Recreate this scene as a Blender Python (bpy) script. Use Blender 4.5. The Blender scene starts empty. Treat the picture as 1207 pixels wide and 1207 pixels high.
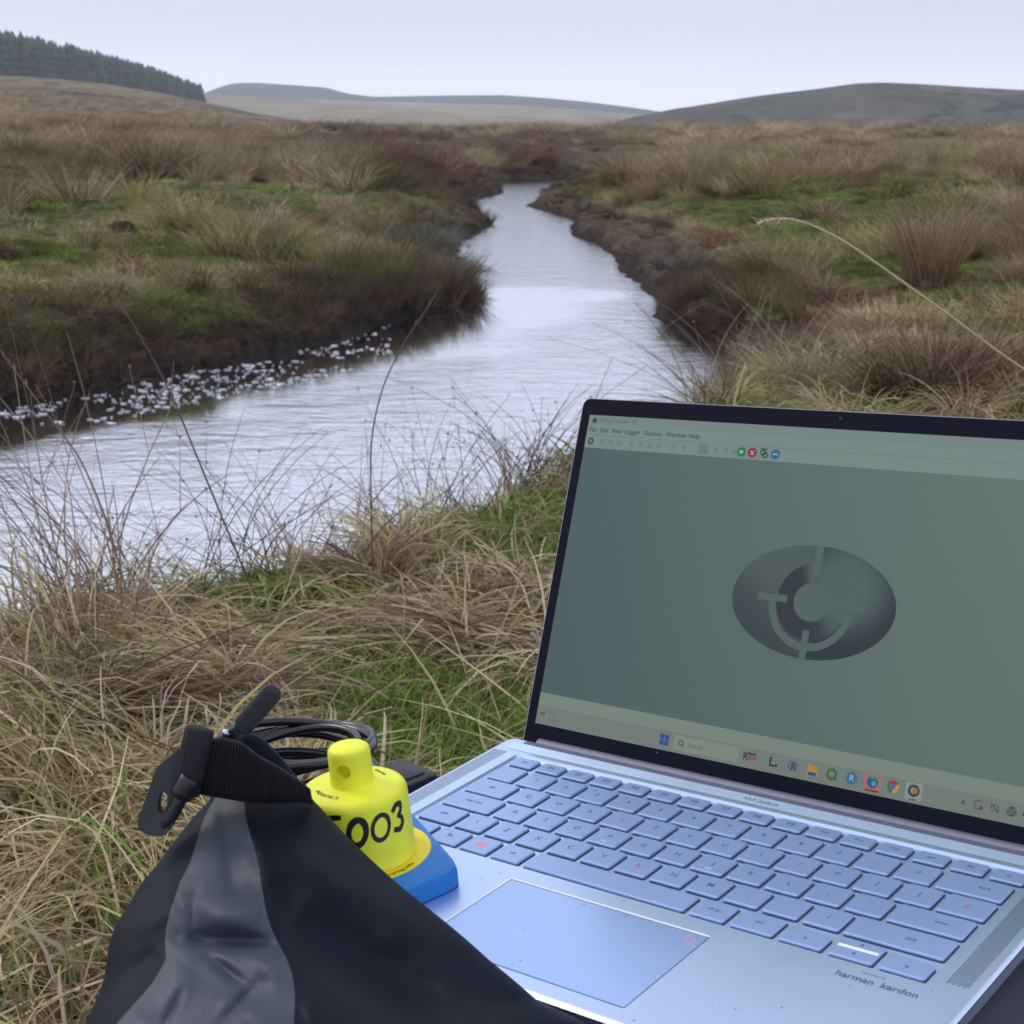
import bpy, bmesh, math, random
import numpy as np
from mathutils import Matrix, Vector
rng = np.random.default_rng(7); random.seed(7)
sc = bpy.context.scene; COL = sc.collection
R_ = math.radians
# ------------------------------------------------------------------ camera
CAMZ = 1.35; FPX = 1876.0; PITCH = R_(13.5896)
cam_d = bpy.data.cameras.new('camera'); cam = bpy.data.objects.new('camera', cam_d); COL.objects.link(cam)
cam.location = (0, 0, CAMZ); cam.rotation_euler = (math.pi/2 - PITCH, 0, 0)
cam_d.sensor_width = 36; cam_d.lens = 36*FPX/1207; cam_d.clip_start = .05; cam_d.clip_end = 9000
cam_d.dof.use_dof = True; cam_d.dof.focus_distance = .95; cam_d.dof.aperture_fstop = 36
sc.camera = cam
# ------------------------------------------------------------------ sky and sun (overcast)
w = bpy.data.worlds.new('World'); sc.world = w; w.use_nodes = True
nt = w.node_tree; bg = nt.nodes['Background']
sky = nt.nodes.new('ShaderNodeTexSky'); sky.sky_type = 'NISHITA'; sky.sun_disc = False
sky.sun_elevation = R_(35); sky.sun_rotation = R_(-60); sky.dust_density = 4; sky.air_density = 1.5
tc = nt.nodes.new('ShaderNodeTexCoord'); mp = nt.nodes.new('ShaderNodeMapping'); mp.inputs['Scale'].default_value = (1, 1, 5)
nz = nt.nodes.new('ShaderNodeTexNoise'); nz.inputs['Scale'].default_value = 1.6; nz.inputs['Detail'].default_value = 4
cr = nt.nodes.new('ShaderNodeValToRGB')
cr.color_ramp.elements[0].position = .3; cr.color_ramp.elements[0].color = (7.05, 7.45, 8.9, 1)
cr.color_ramp.elements[1].position = .7; cr.color_ramp.elements[1].color = (7.7, 8.1, 9.5, 1)
mx = nt.nodes.new('ShaderNodeMix'); mx.data_type = 'RGBA'; mx.inputs[0].default_value = .93
nt.links.new(tc.outputs['Generated'], mp.inputs[0]); nt.links.new(mp.outputs[0], nz.inputs[0]); nt.links.new(nz.outputs[0], cr.inputs[0])
nt.links.new(sky.outputs[0], mx.inputs[6]); nt.links.new(cr.outputs[0], mx.inputs[7]); sx_ = nt.nodes.new('ShaderNodeSeparateXYZ'); mr = nt.nodes.new('ShaderNodeMapRange'); mr.interpolation_type = 'SMOOTHSTEP'
mr.inputs[1].default_value = 0; mr.inputs[2].default_value = .075; mr.inputs[3].default_value = 1.85; mr.inputs[4].default_value = 1.0
vm = nt.nodes.new('ShaderNodeVectorMath'); vm.operation = 'SCALE'
nt.links.new(tc.outputs['Generated'], sx_.inputs[0]); nt.links.new(sx_.outputs[2], mr.inputs[0]); nt.links.new(mx.outputs[2], vm.inputs[0]); nt.links.new(mr.outputs[0], vm.inputs['Scale'])
nt.links.new(vm.outputs[0], bg.inputs[0])
bg.inputs[1].default_value = .116
sun_d = bpy.data.lights.new('sun', 'SUN'); sun_d.energy = .9; sun_d.angle = R_(18); sun_d.color = (1, .96, .88)
sun = bpy.data.objects.new('sun', sun_d); COL.objects.link(sun); sun.rotation_euler = (R_(50), 0, R_(-125))
vs = sc.view_settings; vs.view_transform = 'Standard'; vs.look = 'None'; vs.gamma = 1; vs.exposure = 0; vs.use_curve_mapping = False
sc.render.engine = 'CYCLES'; sc.cycles.max_bounces = 6; sc.cycles.volume_bounces = 2; sc.cycles.transparent_max_bounces = 6
# ------------------------------------------------------------------ frames of reference
CR, CD, CF = Vector((1, 0, 0)), Vector((0, -math.sin(PITCH), -math.cos(PITCH))), Vector((0, math.cos(PITCH), -math.sin(PITCH)))
CAM = Vector((0, 0, CAMZ))
C2W = Matrix((CR, CD, CF)).transposed()
def ray(x, y): return (C2W @ Vector(((x-603.5)/FPX, (y-603.5)/FPX, 1)))
def cp(x, y, d): return CAM + ray(x, y)*d                      # a place seen at x, y and d metres deep
def gp(x, y, z=0.0):
    r = ray(x, y); return CAM + r*((z-CAMZ)/r.z)
LR = Matrix(((0.77817787, 0.62228756, -0.08483749), (0.08560511, -0.2389182, -0.96725894), (-0.62218242, 0.74543698, -0.23919185)))
LAP = Matrix.Translation(CAM + C2W @ Vector((-.014437, .140242, .819341))) @ (C2W @ LR).to_4x4()
# ------------------------------------------------------------------ helpers
def tag(o, label=None, cat=None, group=None, kind=None):
    if label: o['label'] = label
    if cat: o['category'] = cat
    if group: o['group'] = group
    if kind: o['kind'] = kind
    return o
def empty(name, M, label, cat, group=None):
    o = bpy.data.objects.new(name, None); COL.objects.link(o)
    o.matrix_world = M if isinstance(M, Matrix) else Matrix.Translation(M)
    o.empty_display_size = .05
    return tag(o, label, cat, group)
def link(name, me, m, parent=None):
    o = bpy.data.objects.new(name, me); COL.objects.link(o)
    if m is not None and not me.materials: me.materials.append(m)
    if parent: o.parent = parent
    return o
def meshpy(name, v, f, m, parent=None, smooth=False):
    me = bpy.data.meshes.new(name); me.from_pydata([tuple(a) for a in v], [], f); me.update()
    bm = bmesh.new(); bm.from_mesh(me); bmesh.ops.recalc_face_normals(bm, faces=bm.faces); bm.to_mesh(me); bm.free()
    if smooth: me.polygons.foreach_set('use_smooth', [True]*len(me.polygons))
    return link(name, me, m, parent)
def bmobj(name, bm, m, parent=None, smooth=False, keep=False):
    me = bpy.data.meshes.new(name); 
    if not keep: bmesh.ops.recalc_face_normals(bm, faces=bm.faces)
    bm.to_mesh(me); bm.free()
    if smooth:
        me.polygons.foreach_set('use_smooth', [True]*len(me.polygons)); 
        try: me.set_sharp_from_angle(angle=R_(38))
        except Exception: pass
    return link(name, me, m, parent)
def npmesh(name, V, F, m, parent=None, col=None, smooth=True):
    """V (n,3), F (m,4) or (m,3) arrays"""
    me = bpy.data.meshes.new(name); k = F.shape[1]
    me.vertices.add(len(V)); me.vertices.foreach_set('co', V.astype(np.float32).ravel())
    me.loops.add(F.size); me.loops.foreach_set('vertex_index', F.astype(np.int32).ravel())
    me.polygons.add(len(F)); me.polygons.foreach_set('loop_start', np.arange(0, F.size, k, dtype=np.int32))
    if smooth: me.polygons.foreach_set('use_smooth', np.ones(len(F), bool))
    me.update(calc_edges=True)
    if col is not None:
        a = me.color_attributes.new('col', 'FLOAT_COLOR', 'POINT')
        c = np.ones((len(V), 4), np.float32); c[:, :3] = col; a.data.foreach_set('color', c.ravel())
    return link(name, me, m, parent) if name != '_' else me
def material(name, base=(.5, .5, .5), rough=.5, metal=0, spec=.5, emit=None, es=1, noise=None, bump=None, coat=0):
    m = bpy.data.materials.new(name); m.use_nodes = True; n = m.node_tree; b = n.nodes['Principled BSDF']
    b.inputs['Base Color'].default_value = (*base, 1); b.inputs['Roughness'].default_value = rough
    b.inputs['Metallic'].default_value = metal; b.inputs['Specular IOR Level'].default_value = spec
    b.inputs['Coat Weight'].default_value = coat
    if emit: b.inputs['Emission Color'].default_value = (*emit, 1); b.inputs['Emission Strength'].default_value = es
    if noise or bump: t = n.nodes.new('ShaderNodeTexCoord')
    if noise:   # (scale, amount)
        a = n.nodes.new('ShaderNodeTexNoise'); a.inputs['Scale'].default_value = noise[0]; a.inputs['Detail'].default_value = 6
        r = n.nodes.new('ShaderNodeMapRange'); r.inputs[1].default_value = .3; r.inputs[2].default_value = .7
        r.inputs[3].default_value = 1-noise[1]; r.inputs[4].default_value = 1+noise[1]
        x = n.nodes.new('ShaderNodeVectorMath'); x.operation = 'SCALE'; x.inputs[0].default_value = base
        n.links.new(t.outputs['Object'], a.inputs[0]); n.links.new(a.outputs[0], r.inputs[0]); n.links.new(r.outputs[0], x.inputs['Scale'])
        n.links.new(x.outputs[0], b.inputs['Base Color'])
    if bump:    # (scale, strength, distance)
        a = n.nodes.new('ShaderNodeTexNoise'); a.inputs['Scale'].default_value = bump[0]; a.inputs['Detail'].default_value = 5
        u = n.nodes.new('ShaderNodeBump'); u.inputs['Strength'].default_value = bump[1]; u.inputs['Distance'].default_value = bump[2]
        n.links.new(t.outputs['Object'], a.inputs[0]); n.links.new(a.outputs[0], u.inputs['Height']); n.links.new(u.outputs[0], b.inputs['Normal'])
    return m
# value noise for layout
_perm = rng.random((256, 256))
def vnoise(x, y, s=1.0, o=0):
    x = np.asarray(x, float)*s+o*17.3; y = np.asarray(y, float)*s+o*9.1
    xi = np.floor(x).astype(int); yi = np.floor(y).astype(int); fx = x-xi; fy = y-yi
    fx = fx*fx*(3-2*fx); fy = fy*fy*(3-2*fy)
    g = lambda a, b: _perm[a % 256, b % 256]
    return (g(xi, yi)*(1-fx)+g(xi+1, yi)*fx)*(1-fy)+(g(xi, yi+1)*(1-fx)+g(xi+1, yi+1)*fx)*fy
def fbm(x, y, s=1.0, o=0, n=4):
    t = 0; a = .5; tot = 0
    for k in range(n): t = t+a*vnoise(x, y, s*2**k, o+k); tot += a; a *= .5
    return t/tot
def ss(a, b, x): t = np.clip((x-a)/(b-a), 0, 1); return t*t*(3-2*t)
# ------------------------------------------------------------------ river and land
Lw = [(0, 480), (100, 463), (200, 441), (330, 416), (400, 400), (450, 380), (520, 364), (566, 353), (550, 325), (538, 297), (543, 286), (583, 264), (562, 244), (556, 236), (592, 228), (590, 216), (655, 212.8)]
Rw = [(674, 216.5), (650, 230), (620, 243), (648, 251), (676, 260), (674, 278), (702, 288), (722, 306), (746, 327), (772, 352), (780, 385), (830, 405), (850, 432), (862, 462)]
Lp = [(-13, -1.5), (-9, 2.2), (-5.6, 5.6)] + [tuple(gp(x, y).xy) for x, y in Lw] + [(4.5, 47), (10, 47.5)]
near_top = [tuple(gp(x, y, .5).xy) for x, y in [(870, 470), (760, 520), (660, 566), (560, 612), (450, 645), (370, 682), (280, 703), (160, 722), (0, 756)]] + [(-2.4, 1.75), (-4.5, .1), (-8.5, -4)]
def off(P, d):
    P = np.array(P); T = np.gradient(P, axis=0); N = np.stack([T[:, 1], -T[:, 0]], 1); N /= np.linalg.norm(N, axis=1)[:, None]
    return P+N*d
Rp = [(9.5, 45), (4.8, 44)] + [tuple(gp(x, y).xy) for x, y in Rw]
nt_off = [tuple(a) for a in off(near_top, .30)]
POLY = np.array(Lp + Rp + [(1.02, 6.6), (.92, 5.7)] + nt_off[0:] + [(-11, -5)])
NL = len(Lp)
def river(x, y):
    """signed distance to the river (positive on land) and whether the nearest edge is the left bank"""
    x = np.asarray(x, float); y = np.asarray(y, float); sh = x.shape; x = x.ravel(); y = y.ravel()
    best = np.full(x.shape, 1e9); left = np.zeros(x.shape, bool); ins = np.zeros(x.shape, bool)
    n = len(POLY)
    for i in range(n):
        a = POLY[i]; b = POLY[(i+1) % n]
        dx, dy = b-a; L = dx*dx+dy*dy+1e-12
        t = np.clip(((x-a[0])*dx+(y-a[1])*dy)/L, 0, 1); d = np.hypot(x-a[0]-t*dx, y-a[1]-t*dy)
        m = d < best; best[m] = d[m]; left[m] = i < NL-1
        c = ((a[1] > y) != (b[1] > y)); 
        with np.errstate(divide='ignore', invalid='ignore'): xi = (b[0]-a[0])*(y-a[1])/(b[1]-a[1]+1e-15)+a[0]
        ins ^= c & (x < xi)
    return np.where(ins, -best, best).reshape(sh), left.reshape(sh)
def land(x, y):
    x = np.asarray(x, float); y = np.asarray(y, float)
    d, left = river(x, y); r = np.hypot(x, y)
    d = d + (fbm(x, y, 2.2, 3)-.5)*.22*ss(5, 9, y)
    zl = (.22+.14*(1-ss(9, 13, y)))*(.35*ss(0, .12, d)+.65*ss(.05, .75, d+(fbm(x, y, 1.3, 6)-.5)*.5))+.26*ss(.15, 3.5, d)+.36*ss(3, 13, d)+1.0*ss(3.5, 24, d)*(1-ss(28, 60, y)*.6)
    nearf = 1-ss(5.2, 8.5, r)
    zr = .5*ss(0, .30, d)*nearf + (1-nearf)*(.22*ss(0, .25, d)+.30*ss(.2, 4, d))
    z = np.where(left, zl, zr)
    z = z + (fbm(x, y, .9, 5)-.5)*.22*ss(.3, 2, d)*ss(4, 9, r) + (fbm(x, y, 5, 8, 3)-.5)*.05*ss(.05, .4, d) + (fbm(x, y, 2.2, 9, 3)-.5)*.16*ss(.4, 1.2, d)*ss(5, 8, r)
    z = np.where(d < 0, -.30*ss(0, .4, -d), z)
    z = z*(1-ss(60, 160, r)) + ss(60, 160, r)*.55
    return z
def pal(*c): return np.array(c)
PATCH = [(130, 245, 150, 28), (40, 320, 80, 40), (330, 215, 150, 16), (250, 340, 150, 30), (470, 235, 70, 20), (510, 320, 40, 22), (100, 400, 120, 30), (430, 290, 60, 20), (790, 212, 110, 18), (690, 208, 50, 12), (900, 235, 120, 22), (1170, 285, 60, 45), (850, 330, 80, 30), (960, 270, 100, 30), (1010, 205, 120, 14), (1180, 215, 60, 14), (930, 380, 60, 20)]
RUSHES = [(430, 178, 190, 20), (640, 182, 90, 20), (190, 178, 90, 18), (480, 205, 90, 18), (740, 168, 60, 8), (60, 185, 60, 8)]
def img(x, y, z):
    """where a world place shows in the photograph (used to lay the patches of ground cover out)"""
    q = (np.stack([x, y, z-CAMZ], -1)) @ np.array(C2W); w_ = np.where(q[..., 2] > .2, q[..., 2], 1e-3); return 603.5+FPX*q[..., 0]/w_, 603.5+FPX*q[..., 1]/w_
def zone(x, y):
    """colour of the ground cover"""
    d, left = river(x, y); r = np.hypot(x, y)
    n1 = fbm(x, y, .8, 11); n2 = fbm(x, y, 2.6, 21); n3 = fbm(x, y, .35, 31); n4 = fbm(x, y, 9, 41)
    straw = pal(.48, .39, .23); rust = pal(.22, .135, .09); green = pal(.125, .165, .04); dark = pal(.055, .040, .030); tan = pal(.28, .215, .125)
    c = np.zeros(x.shape+(3,))+rust
    def mixin(c, k, w): w = w[..., None]; return c*(1-w)+k*w
    c = mixin(c, tan, ss(.42, .62, n1))
    c = mixin(c, straw, ss(.48, .62, n2)*.7)
    gbelt = np.where(left, ss(.7, 1.6, d)*(1-ss(6, 10, d)), ss(.8, 1.6, d)*(1-ss(5, 12, d)*.6))*(1-ss(22, 34, r))
    gb = ss(.40, .52, n2*.6+n3*.4)*gbelt
    c = mixin(c, green, gb*.85)
    c = mixin(c, mixin(c*0+dark*1.5, pal(.17, .10, .075), ss(.35, .6, n4)), (1-ss(.3, 1.1, d+(n2-.5)*.8))*.85*ss(4.5, 7, r))
    ix, iy = img(x, y, np.full(x.shape, .45)); em = np.zeros(x.shape)
    for ex, ey, rx, ry in PATCH: em = np.maximum(em, np.exp(-(((ix-ex)/rx)**2+((iy-ey)/ry)**2)))
    em = em*ss(.38, .55, n2*.55+n4*.45)*(y > 4.5)*(d > .25)
    c = mixin(c, mixin(c*0+green*1.2, pal(.22, .21, .08), ss(.4, .62, vnoise(x, y, 1.9, 77))*.55), em*.95); gb = np.maximum(gb, em*.9)
    hd = np.zeros(x.shape)
    for ex, ey, rx, ry in RUSHES: hd = np.maximum(hd, np.exp(-(((ix-ex)/rx)**2+((iy-ey)/ry)**2)))
    c = mixin(c, pal(.085, .055, .04), hd*.95*(y > 5)); gb = gb*(1-hd)
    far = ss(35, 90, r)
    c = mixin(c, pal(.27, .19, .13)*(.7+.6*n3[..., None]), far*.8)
    return np.clip(c*(.75+.5*n4[..., None]), 0, 1), gb, d, left
# ground material
def veg_material(name, inst=False, transl=.25, gain=1.0):
    m = bpy.data.materials.new(name); m.use_nodes = True; n = m.node_tree; b = n.nodes['Principled BSDF']
    a = n.nodes.new('ShaderNodeAttribute'); a.attribute_name = 'col'; out = a.outputs['Color']
    if inst:
        t = n.nodes.new('ShaderNodeAttribute'); t.attribute_name = 'tint'; t.attribute_type = 'INSTANCER'
        x = n.nodes.new('ShaderNodeVectorMath'); x.operation = 'MULTIPLY'
        n.links.new(a.outputs['Color'], x.inputs[0]); n.links.new(t.outputs['Vector'], x.inputs[1]); out = x.outputs[0]
    if gain != 1:
        g = n.nodes.new('ShaderNodeVectorMath'); g.operation = 'SCALE'; g.inputs['Scale'].default_value = gain
        n.links.new(out, g.inputs[0]); out = g.outputs[0]
    b.inputs['Roughness'].default_value = .65; b.inputs['Specular IOR Level'].default_value = .25
    n.links.new(out, b.inputs['Base Color'])
    if transl:
        tr = n.nodes.new('ShaderNodeBsdfTranslucent'); s = n.nodes.new('ShaderNodeMixShader'); s.inputs[0].default_value = transl
        n.links.new(out, tr.inputs[0]); n.links.new(b.outputs[0], s.inputs[1]); n.links.new(tr.outputs[0], s.inputs[2])
        n.links.new(s.outputs[0], n.nodes['Material Output'].inputs[0])
    return m
def ground_material(name, sc1=25, strength=.8, dist=.03, lo=.45, hi=1.35):
    m = bpy.data.materials.new(name); m.use_nodes = True; n = m.node_tree; b = n.nodes['Principled BSDF']
    a = n.nodes.new('ShaderNodeAttribute'); a.attribute_name = 'col'
    t = n.nodes.new('ShaderNodeTexCoord'); z = n.nodes.new('ShaderNodeTexNoise'); z.inputs['Scale'].default_value = sc1; z.inputs['Detail'].default_value = 8
    r = n.nodes.new('ShaderNodeMapRange'); r.inputs[1].default_value = .35; r.inputs[2].default_value = .65; r.inputs[3].default_value = lo; r.inputs[4].default_value = hi
    x = n.nodes.new('ShaderNodeVectorMath'); x.operation = 'SCALE'
    u = n.nodes.new('ShaderNodeBump'); u.inputs['Strength'].default_value = strength; u.inputs['Distance'].default_value = dist
    L = n.links.new
    L(t.outputs['Object'], z.inputs[0]); L(z.outputs[0], r.inputs[0]); L(a.outputs['Color'], x.inputs[0]); L(r.outputs[0], x.inputs['Scale'])
    L(x.outputs[0], b.inputs['Base Color']); L(z.outputs[0], u.inputs['Height']); L(u.outputs[0], b.inputs['Normal'])
    b.inputs['Roughness'].default_value = .95; b.inputs['Specular IOR Level'].default_value = .15
    return m
M_ground = ground_material('moor_ground')
M_hill = ground_material('hill_turf', .03, .3, 1.5, .8, 1.2)
M_veg = veg_material('dry_vegetation'); M_vegi = veg_material('moor_vegetation', True)
# ground sheet (polar, all the way round, denser in front)
th = np.concatenate([np.linspace(-180, -32, 60)[:-1], np.linspace(-32, 32, 380), np.linspace(32, 180, 60)[1:]])
th = np.radians(th)
rr = np.concatenate([np.geomspace(.25, 3, 50)[:-1], np.geomspace(3, 60, 330)[:-1], np.geomspace(60, 2600, 56)])
TH, RR = np.meshgrid(th, rr); X = RR*np.sin(TH); Y = RR*np.cos(TH); Z = land(X, Y)
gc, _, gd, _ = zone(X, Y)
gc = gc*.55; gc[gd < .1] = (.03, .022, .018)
nr, nth = X.shape; idx = np.arange(nr*nth).reshape(nr, nth)
F = np.stack([idx[:-1, :-1], idx[1:, :-1], idx[1:, 1:], idx[:-1, 1:]], -1).reshape(-1, 4)
V = np.stack([X, Y, Z], -1).reshape(-1, 3)
V = np.vstack([V, [[0, 0, .5]]]); ic = len(V)-1
Fc = np.stack([np.full(nth-1, ic), idx[0, :-1], idx[0, 1:], idx[0, 1:]], -1)
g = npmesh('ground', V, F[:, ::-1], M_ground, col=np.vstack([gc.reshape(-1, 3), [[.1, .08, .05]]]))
tag(g, 'rough moorland turf running from the near bank to the hills', kind='structure')
# ------------------------------------------------------------------ far hills
def elev(x, y):
    r = ray(x, y); return math.atan2(r.x, r.y), r.z/math.hypot(r.x, r.y)
def hill(name, sky_pts, r0, rc, r1, colf, label, n=260, rough=.02, zb=.3, rcf=None, amp=1):
    tt = [elev(*q) for q in sky_pts]; ta = np.array([q[0] for q in tt]); te = np.array([q[1] for q in tt])
    th = np.linspace(ta[0], ta[-1], n); e = np.interp(th, ta, te)
    k = np.ones(5)/5; e = np.convolve(np.pad(e, 2, 'edge'), k, 'valid')
    rcs = np.full(n, rc, float) if rcf is None else rcf(th)
    s = np.concatenate([np.linspace(0, 1, 40), np.linspace(1, 2, 14)[1:]])
    V = []; C = []
    for q in s:
        r = r0+(rcs-r0)*q if q <= 1 else rcs+(r1-rcs)*(q-1)
        Hh = CAMZ+rcs*e-zb
        pr = (q**1.35)*(1.0) if q <= 1 else 1-ss(0, 1, q-1)*1.0
        x = r*np.sin(th); y = r*np.cos(th)
        nz_ = (fbm(x, y, 8/rc, 51)-.5)*rough*rc*min(1, 4*q*(1-q)+.02) if q <= 1 else 0
        z = zb-.8*(q == 0)+Hh*pr+nz_
        V.append(np.stack([x, y, z], -1)); C.append(colf(x, y, np.full(n, q)))
    V = np.array(V); m = len(s); idx = np.arange(m*n).reshape(m, n)
    F = np.stack([idx[:-1, :-1], idx[:-1, 1:], idx[1:, 1:], idx[1:, :-1]], -1).reshape(-1, 4)
    o = npmesh(name, V.reshape(-1, 3), F, M_hill, col=np.array(C).reshape(-1, 3))
    tag(o, label, kind='structure'); return V, th, rcs
def cR(x, y, q):
    u = np.arctan2(x, y)*26; v = q*3.2
    n = fbm(u, v, 2.2, 61); n2 = fbm(u*.8, v, .9, 63, 5); g = np.abs(fbm(u+v*.9, v*.8-u*.25, .75, 66, 4)-.5); g2 = np.abs(fbm(u*1.6-v*.6, v*1.5, 1.1, 68, 3)-.5)
    c = pal(.105, .085, .070)*(.45+1.1*n[..., None]); c = c*(1-ss(.45, .6, n2)[..., None]*np.array((.35, .22, .3)))
    dk = (1-ss(.004, .03, g))*.95+(1-ss(.0, .02, g2))*.5  # gully shade put into the colour as dark winding bands
    return c*(1-np.clip(dk, 0, .9)[..., None]*.85)
def cL(x, y, q):
    n = fbm(x, y, .08, 71); n2 = fbm(x, y, .25, 73)
    n3 = fbm(x, y, .02, 75); c = (pal(.19, .13, .08)*(1-n3[..., None])+pal(.17, .15, .08)*n3[..., None])*(.6+.8*n[..., None]); return c*(1-(ss(.52, .6, n2)*.7)[..., None])
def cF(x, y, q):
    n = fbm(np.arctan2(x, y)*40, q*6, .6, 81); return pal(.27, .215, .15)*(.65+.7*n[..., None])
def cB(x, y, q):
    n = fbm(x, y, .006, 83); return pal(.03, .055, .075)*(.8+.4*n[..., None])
hill('round_hill', [(690, 158), (740, 141), (800, 128), (860, 118), (900, 112), (960, 105), (1010, 98), (1040, 97), (1090, 99), (1150, 103), (1207, 106), (1300, 112), (1500, 130), (1650, 158)], 330, 640, 1000, cR, 'broad rounded brown hill with gully shade painted dark on the right')
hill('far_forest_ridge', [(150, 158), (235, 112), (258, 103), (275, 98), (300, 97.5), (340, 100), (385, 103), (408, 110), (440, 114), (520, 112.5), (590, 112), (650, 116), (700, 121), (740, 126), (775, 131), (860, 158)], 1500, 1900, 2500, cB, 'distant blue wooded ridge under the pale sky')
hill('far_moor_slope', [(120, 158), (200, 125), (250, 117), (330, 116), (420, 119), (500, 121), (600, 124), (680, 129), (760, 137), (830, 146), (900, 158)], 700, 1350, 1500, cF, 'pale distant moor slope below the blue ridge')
LV, Lth, Lrc = hill('moor_hill', [(-3600, 150), (-2400, 128), (-1400, 95), (-700, 72), (-400, 75), (-150, 80), (0, 89), (60, 92), (130, 100), (190, 110), (240, 122), (290, 133), (350, 143), (430, 150), (520, 156)], 60, 430, 700, cL, 'brown moor slope rising to the conifer plantation on the left', rough=.012, n=700)
# ------------------------------------------------------------------ haze
bm = bmesh.new(); bmesh.ops.create_cube(bm, size=1)
bmesh.ops.scale(bm, vec=(5400, 5400, 141), verts=bm.verts); bmesh.ops.translate(bm, vec=(0, 0, 141/2-1.6), verts=bm.verts)
M_haze = bpy.data.materials.new('haze'); M_haze.use_nodes = True; n = M_haze.node_tree; n.nodes.remove(n.nodes['Principled BSDF'])
pv = n.nodes.new('ShaderNodeVolumePrincipled'); pv.inputs['Color'].default_value = (.88, .94, 1, 1); pv.inputs['Density'].default_value = .00040; pv.inputs['Anisotropy'].default_value = .75
n.links.new(pv.outputs[0], n.nodes['Material Output'].inputs['Volume'])
HAZE = True
if HAZE:
    hz = bmobj('haze', bm, M_haze); tag(hz, 'thin grey blue haze over the moor', kind='stuff')
else: bm.free()
# ------------------------------------------------------------------ water
def water_material():
    m = bpy.data.materials.new('water'); m.use_nodes = True; n = m.node_tree; b = n.nodes['Principled BSDF']; L = n.links.new
    b.inputs['Base Color'].default_value = (.025, .024, .026, 1); b.inputs['Roughness'].default_value = .06
    b.inputs['IOR'].default_value = 1.9; b.inputs['Specular IOR Level'].default_value = .5
    b.inputs['Coat Weight'].default_value = 1; b.inputs['Coat IOR'].default_value = 2.2; b.inputs['Coat Roughness'].default_value = .04
    t = n.nodes.new('ShaderNodeTexCoord'); ca = n.nodes.new('ShaderNodeAttribute'); ca.attribute_name = 'ripple'
    prev = None
    for s, sx, sy, d in ((1, 1.7, 3.6, .009), (2, 8, 14, .0042), (3, 28, 44, .0013)):
        mp = n.nodes.new('ShaderNodeMapping'); mp.inputs['Scale'].default_value = (sx, sy, 1); mp.inputs['Rotation'].default_value = (0, 0, R_(14*s-20))
        z = n.nodes.new('ShaderNodeTexNoise'); z.inputs['Scale'].default_value = 1; z.inputs['Detail'].default_value = 4; z.inputs['Distortion'].default_value = 1.4
        u = n.nodes.new('ShaderNodeBump'); u.inputs['Distance'].default_value = d; u.inputs['Strength'].default_value = 1
        L(ca.outputs['Fac'], u.inputs['Strength'])
        L(t.outputs['Object'], mp.inputs[0]); L(mp.outputs[0], z.inputs[0]); L(z.outputs[0], u.inputs['Height'])
        if prev: L(prev.outputs[0], u.inputs['Normal'])
        prev = u
    L(prev.outputs[0], b.inputs['Normal']); b.inputs['Coat Weight'].default_value = 0
    gl = n.nodes.new('ShaderNodeBsdfGlossy'); gl.inputs['Color'].default_value = (.93, .95, 1, 1); gl.inputs['Roughness'].default_value = .04
    ms = n.nodes.new('ShaderNodeMixShader'); ms.inputs[0].default_value = .92
    L(prev.outputs[0], gl.inputs['Normal']); L(b.outputs[0], ms.inputs[1]); L(gl.outputs[0], ms.inputs[2]); L(ms.outputs[0], n.nodes['Material Output'].inputs[0])
    return m
M_water = water_material()
wv = [(-14, -6, 0), (14, -6, 0), (14, 52, 0), (-14, 52, 0)]
gx = np.linspace(-14, 14, 200); gy = np.linspace(-6, 52, 415); GX, GY = np.meshgrid(gx, gy)
idx = np.arange(GX.size).reshape(GX.shape)
F = np.stack([idx[:-1, :-1], idx[:-1, 1:], idx[1:, 1:], idx[1:, :-1]], -1).reshape(-1, 4)
Vw = np.stack([GX, GY, GX*0], -1).reshape(-1, 3)
dd, _ = river(GX, GY); ok = (dd.reshape(-1)[F] < .9).any(1)
o = npmesh('river_water', Vw, F[ok], M_water)
# slack water under the near stretch of the left bank: the ripples die out there
LBK = np.array(Lp[2:11]); dl = np.full(GX.size, 1e9)
for a, b in zip(LBK[:-1], LBK[1:]):
    ab = b-a; t_ = np.clip(((Vw[:, 0]-a[0])*ab[0]+(Vw[:, 1]-a[1])*ab[1])/(ab@ab), 0, 1); dl = np.minimum(dl, np.hypot(Vw[:, 0]-a[0]-t_*ab[0], Vw[:, 1]-a[1]-t_*ab[1]))
rp = .05+.95*ss(.75, 1.55, dl+(fbm(Vw[:, 0], Vw[:, 1], 1.1, 93)-.5)*.9)
at = o.data.attributes.new('ripple', 'FLOAT', 'POINT'); at.data.foreach_set('value', rp.astype(np.float32)); tag(o, 'rippled stream water reflecting the white sky', kind='structure')
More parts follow.
